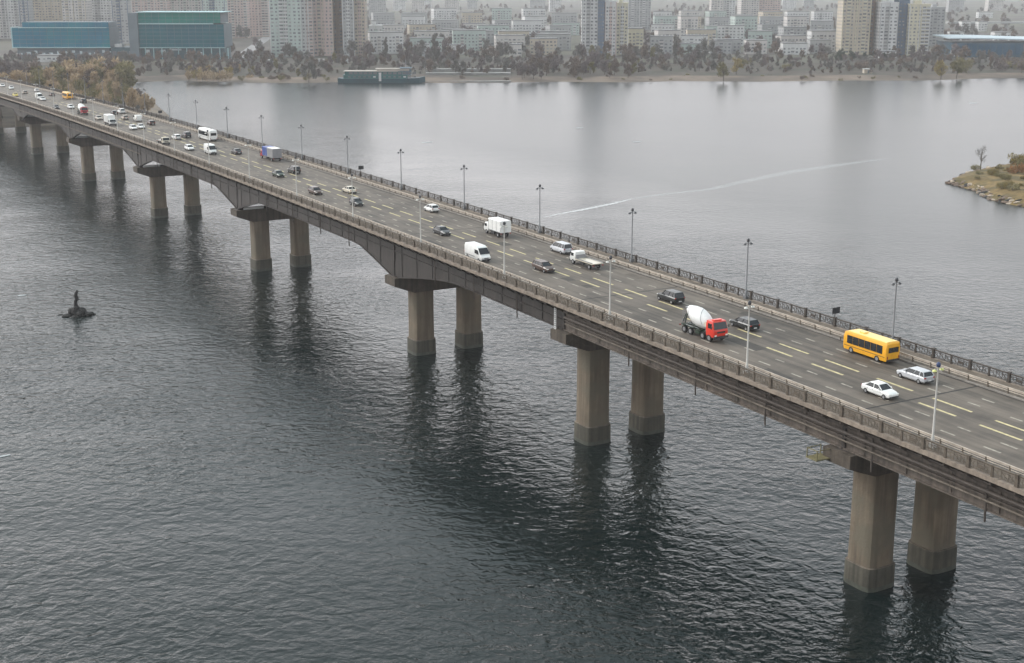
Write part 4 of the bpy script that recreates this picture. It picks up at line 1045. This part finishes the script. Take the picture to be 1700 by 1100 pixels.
for a in [(-60,-22,1560,78,20,'pale','tower','pale tower beyond the left edge of the view','grey'),(-20,33,1600,76,20,'white','tower','pale grey tower at the left edge behind the low teal building','grey'),(36,50,1500,80,16,'grey','centre','narrow grey tower near the left edge with dark stripes','bluegrey'),
          (56,104,1640,78,20,'beige','tower','beige tower behind the left half of the low teal building',None),(106,146,1580,80,20,'pale','tower','pale beige tower behind the right half of the low teal building','beige'),(149,184,1680,82,20,'white','centre','pale grey tower behind the right end of the low teal building','grey'),
          (189,214,1480,80,16,'grey','tower','grey striped tower between the two teal glass buildings','bluegrey'),(221,278,1650,80,20,'pink','tower','pinkish tower behind the left half of the taller teal building','pale'),(282,336,1700,82,20,'pale','tower','pale tower behind the right half of the taller teal building','green'),
          (338,374,1550,82,18,'green','centre','greenish tower with balconies behind the right end of the taller teal building','bluegrey'),(380,411,1620,84,18,'pink','tower','pinkish tower right of the taller teal building, left one of a pair','pale'),(414,447,1660,84,18,'pink','side','pinkish tower right of the taller teal building, right one of a pair','pale')]:
    building(a[0],a[1],a[2],a[3],a[4],a[5],a[6],a[7],accent=a[8],group=GF)
building(449,500,1215,80,22,'green','centre','pale green tower with a central column of balconies behind the far bank',accent='white',rot=.05)
building(501,519,1222,76,18,'white','side','narrow pale wing at the right of the pale green tower',accent='pink',rot=.05)
building(521,553,1235,80,20,'pink','tower','pinkish tower between the pale green tower and the brown tower',accent='beige',rot=.02)
building(555,569,1250,82,20,'brown','side','dark brown slab tower left of the tan tower',accent='brown',rot=.0)
building(570,588,1228,80,18,'grey','centre','grey tower with balconies between the brown and tan towers',accent='white',rot=.0)
building(589,607,1235,80,20,'beige','tower','tan tower at the right end of the tower group left of centre',accent='pink',rot=0)
building(612,634,1290,24,14,'white','centre','small pale nine storey block beside a dark poplar',cat='apartment block',name='apartment_block',accent='green',rot=.1)
building(966,992,1240,78,18,'white','tower','white grey tower left of the dark blue stripe',accent='grey',rot=0)
building(992.5,1003,1236,80,16,'bluegrey','plain','dark blue grey narrow glazed tower in the centre of the far bank',accent='bluegrey',rot=0)
building(1004,1022,1238,46.5,18,'white','tower','white lower tower right of the dark blue narrow tower',accent='pink',rot=0)
building(1022.5,1042,1245,45,18,'cream','centre','cream lower tower right of the dark blue narrow tower',accent='white',rot=0)
building(1043,1068,1275,22,16,'cream','low','cream low block at the foot of the cream tower',cat='apartment block',name='apartment_block',rot=0)
building(1043,1080,1900,62,20,'grey','tower','hazy pale tower behind the cream tower',accent='white',rot=0)
building(1396,1442,1250,78,20,'beige','tower','tall beige tower at the right, left one of its group',accent='cream',rot=.02)
building(1442.5,1458,1262,80,20,'brown','side','narrow brown slab beside the tall beige tower',accent='beige',rot=0)
building(1459,1488,1240,45.5,18,'white','tower','white and grey tower left of the dark blue glazed strip',accent='grey',rot=0)
building(1489,1506,1245,49,18,'bluegrey','plain','dark blue narrow glazed tower at the right',rot=0)
building(1507,1541,1238,44,18,'cream','side','cream tower with a column of dark windows at the right',accent='white',rot=0)
building(1542,1566,1420,38,18,'grey','tower','hazy grey tower at the right end of the tower group',accent='grey',rot=0)
GH = 'hazy towers far behind the low district'
for a in [(1180,1199,1980,60,'pale'),(1201,1220,1990,58,'white'),(1228,1258,2050,62,'pale'),(1260,1294,2060,60,'pink')]:
    building(a[0],a[1],a[2],a[3],20,a[4],'tower','hazy pale tower in the pair of tower groups right of centre',group=GH)
for a in [(612,640,2500,'grey'),(652,672,3100,'white'),(684,704,2900,'pale'),(738,762,2950,'pale'),(776,792,3300,'grey'),(700,716,3400,'white'),(880,905,3300,'grey'),(912,930,3000,'white'),(1300,1322,3200,'white'),(1335,1352,3300,'grey'),(1575,1600,3000,'grey'),(1640,1665,3100,'pale')]:
    building(a[0],a[1],a[2],R.uniform(48,66),20,a[3],'tower','very hazy distant tower block near the horizon',group='very hazy towers near the horizon')
# rows of low blocks
rows = [(1300,608,960,15,5),(1400,612,960,15,5),(1520,615,962,18,6),(1680,612,962,18,7),(1900,610,960,22,7),
        (1300,1075,1392,15,6),(1400,1083,1392,16,6),(1520,1083,1392,22,7),(1700,1083,1392,22,7),(1900,1083,1392,24,7)]
ORD = ['first','second','third','fourth','fifth','sixth','seventh','eighth']
for D, xa, xb, h, n_ in rows:
    left = xa < 1000 and xb < 1000
    where = ('left of the blue stripe' if left else 'right of the blue stripe')
    near = {1300:'front row',1400:'second row',1520:'third row',1680:'fourth row',1700:'fourth row',1900:'hazy fifth row',2200:'hazy last row',2250:'hazy last row'}[D]
    x = xa+R.uniform(0,8)
    for k in range(n_):
        wd = (xb-xa)/n_; ww = wd*R.uniform(.62,.92); hh = h*R.choice((.8,1,1,1.25))
        c = R.choice(('white','grey','white','beige','pale','green','grey'))
        building(x, x+ww, D+R.uniform(-35,35), hh, R.uniform(12,15), c, 'low', '%s flats, %s from left, %s %s' % ({'white':'white','grey':'grey','beige':'beige','pale':'pale','green':'pale green'}[c], ORD[k], near, where),
                 cat='apartment block', name='apartment_block', rot=R.uniform(-.35,.35), group='%s low blocks in the %s %s' % (c, near, where), accent=R.choice(('white','grey','pale')))
        x += wd
for k, (xa, xb, D, h, c) in enumerate([(690,712,1255,9,'white'),(742,770,1262,8,'white'),(846,866,1225,10,'pale'),(880,925,1250,14,'beige'),(1130,1172,1262,9,'green'),(1180,1215,1275,11,'grey'),(1300,1340,1250,10,'white'),(1345,1380,1270,12,'grey'),(1460,1490,1205,5,'white'),(60,100,1140,5,'white'),(700,730,1225,6,'grey')]):
    building(xa, xb, D, h, 12, c, 'low', ['small white building with white frame above the embankment','long white low building left of centre behind trees','small pale building among brown trees','wide beige block left of the blue striped tower','pale green low building right of centre behind trees','grey low building behind the yellow willow','white low building behind the beach','grey low building at the foot of the beige tower','white low pavilion below the white and grey tower','white low kiosk row in front of the low teal building','small grey building left of the long white one'][k],
             cat='building', name='low_building', rot=0)
# teal glass buildings
def teal_mat(nm, c, c2):
    return mat(nm, c, .6, var=.22, scale=.05, spec=.15, var2=(c2, .04))
M_teal1 = teal_mat('teal_glass_blue', (0.001,0.125,0.200), (0.002,0.160,0.190)); M_teal2 = teal_mat('teal_glass_green', (0.000,0.095,0.120), (0.000,0.075,0.115)); M_tealt = teal_mat('teal_glass_top', (0.000,0.170,0.140), (0.000,0.130,0.130))
M_tedge = mat('pale_teal_trim', (0.35,0.52,0.54), .6, var=.1); M_slate = mat('slate_side', (0.12,0.15,0.17), .7, var=.15, scale=.1)
def glass_block(root, x0, x1, y0, y1, z0, z1, m, nx, nz, name='glass_wall'):
    g = MB(); g.box(((x0+x1)/2,(y0+y1)/2,(z0+z1)/2),(x1-x0,y1-y0,z1-z0)); g.build(name, M_slate, root)
    pw, ph = (x1-x0)/nx, (z1-z0)/nz
    for i in range(nx):
        for j in range(nz):
            g = MB(); q = R.uniform(0,.12); g.box((x0+pw*(i+.5), y0-.12-q/2, z0+ph*(j+.5)),(pw-.25,.2+q,ph-.22)); g.build('glass_panel', m, root)
def office(X_a, X_b, D, label):
    dep = D*cos(PITCH)+CAM_H*sin(PITCH)*.8; xa, xb = (X_a-850)/F_PX*dep, (X_b-850)/F_PX*dep
    return thing('office_building', label, 'office building', ((xa+xb)/2, D, 2.5), (0,0,0)), (xb-xa)/2
D = 1185
r1, hw = office(22,183,D,'long low teal blue glass office building at the left')
glass_block(r1,-hw,hw,0,30,9.8,26.0,M_teal1,14,5); glass_block(r1,-hw+8,hw-1,3,28,26.05,30.5,M_teal1,13,1,'upper_storey')
g = MB(); g.box((2,-.6,26.1),(hw*2-8,1.2,.5)); g.box((0,-.6,9.6),(hw*2+1,1.4,.6)); g.box((-hw-.5,10,18),(.9,20,17)); g.build('trim', M_tedge, r1)
g = MB(); g.box((0,16,4.7),(hw*2-4,26,9.3)); g.build('ground_floor', M_slate, r1)
for k in range(13):
    g = MB(); g.box((-hw+5+k*6.4,2.9,R.uniform(3.5,6.5)),(R.uniform(2,4.5),.3,R.uniform(1.5,3))); g.build('shop_window', mat('pale_shopfront', (0.5,0.58,0.62), .4, var=.2), r1)
r2, hw = office(232,373,D-5,'taller teal green glass office building right of the low one')
glass_block(r2,-hw,hw,0,34,10.0,29.0,M_teal2,12,6); glass_block(r2,-hw,hw-2.5,.6,33,29.9,38.6,M_tealt,12,3,'upper_storey')
g = MB(); g.box((-4,-.7,29.45),(hw*2-9,1.6,.75)); g.box((0,-.5,9.7),(hw*2+1,1.4,.55)); g.box((0,16,38.95),(hw*2+1,36,.5)); g.build('trim', M_tedge, r2)
g = MB(); g.box((-hw-3.8,14,20),(7.4,34,36.6)); g.build('side_wing', M_slate, r2)
g = MB(); g.box((0,17,4.7),(hw*2-2,28,9.3)); g.build('ground_floor', mat('dark_teal_base', (0.03,0.08,0.10), .5, var=.2), r2)
for k in range(11):
    g = MB(); g.box((-hw+4+k*7,2.0,4.7),(.7,.8,9.2)); g.build('column', M_tedge, r2)
for k, (x, zz, ww, hh) in enumerate([(-30,6.5,3,3),(-17,6.8,4,2.2),(-20,2.2,3,2),(-6,8.0,9,1.4),(14,5,4,2)]):
    g = MB(); g.box((x,2.75,zz),(ww,.3,hh)); g.build('shop_window', MATS['pale_shopfront'], r2)
r3, hw = office(183,231,D+2,'low dark teal link building between the two glass office buildings')
g = MB(); g.box((0,14,4.8),(hw*2-.6,28,9.6)); g.build('wall', MATS['dark_teal_base'], r3)
g = MB(); g.box((-6,6,11.0),(6,8,2.6)); g.box((6,8,11.5),(5,8,3.2)); g.build('roof_plant', bmat('white'), r3)
for k in range(5):
    g = MB(); g.box((-9+k*4.6,-.1,5),(3.2,.2,3)); g.build('window', M_win, r3)
r4, hw = office(1580,1745,1215,'low dark blue hall with a pale curved roof at the right')
g = MB(); g.box((0,22,6.2),(hw*2,44,12.4)); g.build('wall', mat('deep_blue_facade', (0.035,0.085,0.125), .45, var=.4, scale=.05), r4)
g = MB(); k = 14
def rz_(u): return 15.6-2.3*u+1.2*u*u+.5*sin(u*5)
g.loft([[(-hw-3+(2*hw+6)*i/k,-3,rz_(i/k)),(-hw-3+(2*hw+6)*i/k,47,rz_(i/k)+.8),(-hw-3+(2*hw+6)*i/k,47,rz_(i/k)+1.9),(-hw-3+(2*hw+6)*i/k,-3,rz_(i/k)+1.0)] for i in range(k+1)]); g.build('roof', mat('pale_roof_sheet', (0.45,0.52,0.56), .6, var=.15, scale=.1), r4)
for k in range(16):
    g = MB(); g.box((-hw+4+k*5.4,-.15,6.6),(4.6,.3,9)); g.build('glass_panel', teal_mat('hall_glass', (0.03,0.09,0.15), (0.07,0.12,0.17)), r4)
g = MB(); g.box((-hw+3,-2,3.2),(7,4,5.0)); g.build('entrance', bmat('white'), r4)
# highway viaduct in the haze at the right
v = thing('viaduct', 'long pale road viaduct crossing the haze behind the dark blue hall', 'viaduct', (0,0,2.5))
g = MB(); g.box((900,1900,9.5),(620,16,2.2)); g.build('deck', bmat('grey'), v)
for k in range(20):
    g = MB(); g.box((610+k*30,1900,4.2),(2,10,8.4)); g.build('pillar', bmat('grey'), v)
for i, (x, D_, ww, h_) in enumerate([(1637,2500,24,10),(1604,1850,14,12),(1632,1840,14,12),(1590,1500,22,11),(1665,1550,26,9)]):
    building(x-ww/2, x+ww/2, D_, h_, 14, 'white', 'low', ['far white hall high in the haze at the right','left white block near the hazy viaduct','right white block near the hazy viaduct','pale block just behind the left end of the dark blue hall','pale block behind the middle of the dark blue hall'][i], cat='building', name='low_building', rot=0)
# ------------------------------------------------------------------ moored restaurant boat
p = ground(560,138); q = ground(704,139); L = q.x-p.x
boat = thing('moored_boat', 'long teal hulled restaurant boat with cream roofs moored at the far bank', 'boat', ((p.x+q.x)/2, p.y+7, 0))
M_hull = mat('hull_teal', (0.010,0.050,0.065), .45, var=.25, scale=.1); M_hull2 = mat('hull_teal_green', (0.02,0.11,0.11), .5, var=.2, scale=.1)
hl = L/2
g = MB(); g.loft([[(x,-w_,0.0+b0),(x,w_,0.0+b0),(x,w_*1.06,3.0+dz),(x,-w_*1.06,3.0+dz)] for x, w_, b0, dz in ((-hl,4.8,-.6,.3),(-hl+3,6,-.8,0),(hl-12,6,-.8,0),(hl-4,4.2,-.6,.5),(hl,.6,.2,1.2))]); g.build('hull', M_hull, boat)
g = MB(); g.box((-4,0,4.1),(L-16,10.6,2.2)); g.build('lower_cabin', M_hull2, boat)
g = MB(); g.box((-5,0,6.5),(L-20,9.6,2.4)); g.build('upper_cabin', M_hull2, boat)
g = MB(); g.box((-3,0,5.25),(L-13,11.6,.25)); g.build('deck', M_hull2, boat)
g = MB(); g.box((-7,0,7.85),(L-22,11.4,.3)); g.build('roof', mat('cream_roof', (0.40,0.36,0.32), .8, var=.12, scale=.2), boat)
g = MB(); g.box((8,0,9.4),(24,8,.3)); g.box((8,0,8.6),(22,7,1.4)); g.build('top_canopy', MATS['cream_roof'], boat)
g = MB(); g.box((hl-13,0,7.6),(7,6,4.4)); g.box((hl-13,0,10.0),(8,7,.4)); g.build('wheelhouse', mat('boat_blue_grey', (0.10,0.15,0.19), .6), boat)
g = MB(); g.bar((hl-13,0,10),(hl-13,0,15.5),.3); g.bar((hl-15,0,13),(hl-11,0,13),.2); g.build('mast', bmat('grey'), boat)
g = MB(); g.box((hl-30,-6.5,4.2),(1.6,.5,5.6)); g.build('gangway', bmat('white'), boat)
for k in range(14):
    g = MB(); g.box((-hl+9+k*3.3,-4.85,6.6),(2.4,.2,1.4)); g.build('window', M_win, boat)
for k in range(14):
    g = MB(); g.box((-hl+8+k*3.4,-5.35,4.2),(1.7,.2,.9)); g.build('porthole', bmat('white') if k in (5,11) else M_win, boat)
# small things on the bank
for i, (px, py, s_, c, lab) in enumerate([(763,112,4,'white','small bright white kiosk above the stepped embankment'),(708,112,4,'white','white kiosk right behind the bow of the moored boat'),(452,105,6,'white','white shed among bushes left of the moored boat'),(533,104,5,'white','white shed behind the bank left of the moored boat'),(573,104,6,'white','white shed behind the stern of the moored boat'),(1145,97,6,'white','white shed at the foot of the low district right of centre'),(1440,121,6,'beige','tan hut on the beach below the tall beige tower')]):
    p = gpx(px, py, 2.4); o = thing('shed', lab, 'shed', p)
    g = MB(); g.box((0,0,1.4),(s_,s_*.8,2.8)); g.build('wall', bmat(c), o); g = MB(); g.box((0,0,2.95),(s_+.6,s_*.8+.6,.3)); g.build('roof', bmat('white'), o); g = MB(); g.box((0,-s_*.4-.05,1.1),(1.1,.1,2.1)); g.build('door', M_slate, o)

# ------------------------------------------------------------------ rocks
M_rock = mat('dark_rock', (0.012,0.011,0.010), .8, var=.4, scale=1.2, bump=.6); M_stone = mat('pale_shore_stone', (0.33,0.27,0.21), .9, var=.35, scale=1.0, bump=.5); M_stone2 = mat('brown_shore_stone', (0.14,0.10,0.075), .9, var=.35, scale=1.0, bump=.5)
def rock_mesh(seed, flat=.6):
    r = random.Random(seed); bm = bmesh.new(); bmesh.ops.create_icosphere(bm, subdivisions=2, radius=1)
    ax = [(Vector((r.gauss(0,1), r.gauss(0,1), r.gauss(0,1))).normalized(), r.uniform(.55,.9)) for _ in range(7)]
    for v in bm.verts:
        for a, d in ax:
            e = v.co.dot(a)
            if e > d: v.co -= a*(e-d)
        v.co.z *= flat
    me = bpy.data.meshes.new('rock'); bm.to_mesh(me); bm.free(); me.materials.append(M_rock); return me
RM = [rock_mesh(k) for k in range(6)]
mp = ground(129,522)
isl = thing('rock_islet', 'small dark rock islet in the open water at the left', 'rock', mp)
Rr = random.Random(5)
for k in range(16):
    a = Rr.uniform(0,6.28); rd = Rr.uniform(.2,2.9); h = max(.15, 1.9-rd*.62)
    o = link('rock', RM[k % 6], isl, loc=(rd*cos(a)*1.25, rd*sin(a)*.8, h*.55-.15), rot=(0,0,a)); o.scale = (Rr.uniform(.8,1.3), Rr.uniform(.7,1.1), h*1.15)
o = link('rock', RM[0], isl, loc=(-3.6,-.2,0.0)); o.scale = (.7,.5,.35)
o = link('rock', RM[3], isl, loc=(3.0,.2,0.05)); o.scale = (.8,.6,.5)
st = thing('statue', 'thin dark crooked figure standing on the small rock islet', 'statue', mp+Vector((-.1,0,2.0)))
g = MB(); g.tube([(0,0,-.5),(-.12,0,.2),(-.16,0,.75),(.10,0,1.25),(.12,0,1.7),(.02,0,2.1),(.10,0,2.5),(.26,0,2.85),(.40,0,3.2)], [.55,.42,.36,.36,.42,.40,.34,.28,.10], 8); g.build('body', M_rock, st, smooth=60)
g = MB(); g.tube([(.05,0,1.2),(.40,0,1.35),(.80,0,1.22)], [.18,.16,.07], 6); g.build('arm', M_rock, st, smooth=60)

# right hand island
il = [(153,448),(151,431),(155,420),(163,408),(185,392),(230,385),(250,430),(240,520),(205,528),(180,505),(160,484),(149,466)]
g = MB(); m_ = len(il); ix, iy = 195, 455
for k, z in ((1.02,-.5),(1.0,.3),(.95,1.6),(.84,3.0),(.5,3.6)):
    for p in il: g.v.append((ix+(p[0]-ix)*k+Rr.uniform(-.6,.6), iy+(p[1]-iy)*k, z))
g.f = [(r*m_+i, r*m_+(i+1) % m_, (r+1)*m_+(i+1) % m_, (r+1)*m_+i) for r in range(4) for i in range(m_)] + [tuple(range(4*m_, 5*m_))]; g.m = [0]*len(g.f)
island = g.build('island', mat('island_grass', (0.17,0.115,0.042), .95, var=.5, scale=.25, var2=((0.08,0.065,0.025), .2), bump=1.0), kind='structure')
for i in range(len(il)):
    a, b = Vector(il[i]), Vector(il[(i+1) % len(il)])
    if a.x > 225 and b.x > 225: continue
    n_ = int((b-a).length/1.5)
    for k in range(n_):
        q = a.lerp(b, (k+Rr.random()*.8)/n_); c = Vector((ix,iy)); 
        for row in range(3):
            if row and Rr.random() < .3: continue
            u = row*.022+Rr.uniform(-.004,.012); w_ = q.lerp(c, u)
            o = link('stone', RM[Rr.randrange(6)], island, loc=(w_.x, w_.y, .15+row*.55), rot=(Rr.uniform(-.2,.2),Rr.uniform(-.2,.2),Rr.uniform(0,6)), m=Rr.choice((M_stone,M_stone2,M_stone2,M_rock)))
            s_ = Rr.uniform(.5,1.35); o.scale = (s_*1.2, s_, s_*Rr.uniform(.5,.9))
for i in range(120):
    u = Rr.random(); v_ = Rr.random(); x = 153+u*36; y = 410+v_*92
    ins = False; j = m_-1
    for i2 in range(m_):
        xi, yi = ix+(il[i2][0]-ix)*.90, iy+(il[i2][1]-iy)*.90; xj, yj = ix+(il[j][0]-ix)*.90, iy+(il[j][1]-iy)*.90
        if (yi > y) != (yj > y) and x < (xj-xi)*(y-yi)/(yj-yi)+xi: ins = not ins
        j = i2
    if not ins: continue
    tree('bush', x, y, 2.3, Rr.uniform(2.6,5.2) if x > 172 else Rr.uniform(1.4,2.8), Rr.choice(('shrub','olive','shrub','rust') if x > 172 else ('shrub','olive')), 'olive brown shrub on the stony island at the right edge', 'shrubs on the stony island', 'shrub')
for x, y, h_ in ((183,470,6.5),(190,480,7),(188,462,6)):
    tree('bush', x, y, 2.8, h_, 'rust', 'rusty brown bush on the crest of the stony island', 'rusty bushes on the stony island', 'shrub')
tree('bare', 166, 484, 2.6, 8.5, 'grey', 'thin bare tree standing alone on the stony island', None)
o = tree('bush', 185, 440, 2.8, 4.5, 'yellow', 'yellowish bush near the right edge of the stony island', None, 'shrub')

# ------------------------------------------------------------------ foam line and floes on the water
def foam_mat(nm, dens):
    m = bpy.data.materials.new(nm); m.use_nodes = True; t = m.node_tree; N = t.nodes; Lk = t.links
    b = N['Principled BSDF']; b.inputs['Base Color'].default_value = (0.80,0.80,0.80,1); b.inputs['Roughness'].default_value = .7
    tc = N.new('ShaderNodeTexCoord'); nz = N.new('ShaderNodeTexNoise'); nz.inputs['Scale'].default_value = .9; nz.inputs['Detail'].default_value = 6; nz.inputs['Roughness'].default_value = .8
    Lk.new(tc.outputs['Object'], nz.inputs['Vector'])
    mr = N.new('ShaderNodeMapRange'); mr.inputs['From Min'].default_value = .42-dens*.3; mr.inputs['From Max'].default_value = .95-dens*.3; mr.inputs['To Max'].default_value = 1.0 if dens > .5 else .50
    Lk.new(nz.outputs['Fac'], mr.inputs['Value'])
    tr = N.new('ShaderNodeBsdfTransparent'); mx = N.new('ShaderNodeMixShader'); Lk.new(mr.outputs[0], mx.inputs[0]); Lk.new(tr.outputs[0], mx.inputs[1]); Lk.new(b.outputs[0], mx.inputs[2])
    Lk.new(mx.outputs[0], N['Material Output'].inputs['Surface']); return m
def ribbon(name, px, ws, m):
    pts = [ground(x, y, .012) for x, y in px]; g = MB(); n2 = len(pts)
    for i, p in enumerate(pts):
        d = (pts[min(i+1,n2-1)]-pts[max(i-1,0)]).normalized(); nn = Vector((-d.y, d.x, 0))
        for s_ in (-1, 1): g.v.append(tuple(p+nn*s_*ws[i]*R.uniform(.7,1.2)))
    g.f = [(2*i,2*i+1,2*i+3,2*i+2) for i in range(n2-1)]; g.m = [0]*len(g.f)
    o = g.build(name, m, kind='stuff'); return o
o = ribbon('foam_line', [(905,360),(930,354.5),(960,349),(990,343),(1020,337),(1048,330)], [.15,.5,.9,.9,.7,.2], foam_mat('foam_dense', .75)); tag(o, 'bright white foam streak on the calm river beyond the bridge', 'foam')
o = ribbon('foam_line', [(860,365),(905,359),(1048,330),(1100,322),(1180,314),(1240,300),(1315,284),(1400,272),(1480,262)], [.3,.5,.8,1.2,1.5,2.2,2.6,2.2,.6], foam_mat('foam_thin', .30)); tag(o, 'long faint foam line curving over the river towards the right', 'foam')
def floe(px, py, a, b_, lab):
    p = ground(px, py, .01); g = MB(); k = 9
    g.prism([(cos(2*pi*i/k)*a*Rr.uniform(.7,1.1), sin(2*pi*i/k)*b_*Rr.uniform(.6,1.1)) for i in range(k)], -.03, .05)
    o = g.build('ice_floe', mat('thin_ice', (0.36,0.38,0.38), .5, var=.2)); o.location = p; o.rotation_euler = (0,0,.6); tag(o, lab, 'ice')
floe(37,490,1.0,.5,'small white floating patch left of and above the rock islet'); floe(5,757,1.3,.35,'white floating sliver at the left edge'); floe(708,236,3.0,1.2,'pale floating patch beyond the bridge left of centre'); floe(962,212,2.2,1.0,'pale floating patch far out on the calm river, left one'); floe(1058,235,2.6,1.2,'pale floating patch far out on the calm river, right one'); floe(1615,171,4,1.5,'pale floating patch far out at the right'); floe(600,411,1.4,.6,'white patch on the water under the haunched span')

# ------------------------------------------------------------------ haze
me = bpy.data.meshes.new('haze'); bm = bmesh.new(); bmesh.ops.create_cube(bm, size=1); bm.to_mesh(me); bm.free()
hz = bpy.data.objects.new('haze', me); col.objects.link(hz); hz['kind'] = 'stuff'
hz.scale = (29000, 16600, 100); hz.location = (0, 6500, 45)
m = bpy.data.materials.new('haze_air'); m.use_nodes = True; t = m.node_tree; t.nodes.remove(t.nodes['Principled BSDF'])
pv = t.nodes.new('ShaderNodeVolumePrincipled'); pv.inputs['Color'].default_value = HAZE_COLOR+(1,); pv.inputs['Density'].default_value = HAZE_DENSITY; pv.inputs['Anisotropy'].default_value = 0.2
t.links.new(pv.outputs[0], t.nodes['Material Output'].inputs['Volume']); me.materials.append(m)
tag(hz, 'pale haze lying over the river and the city', 'haze')
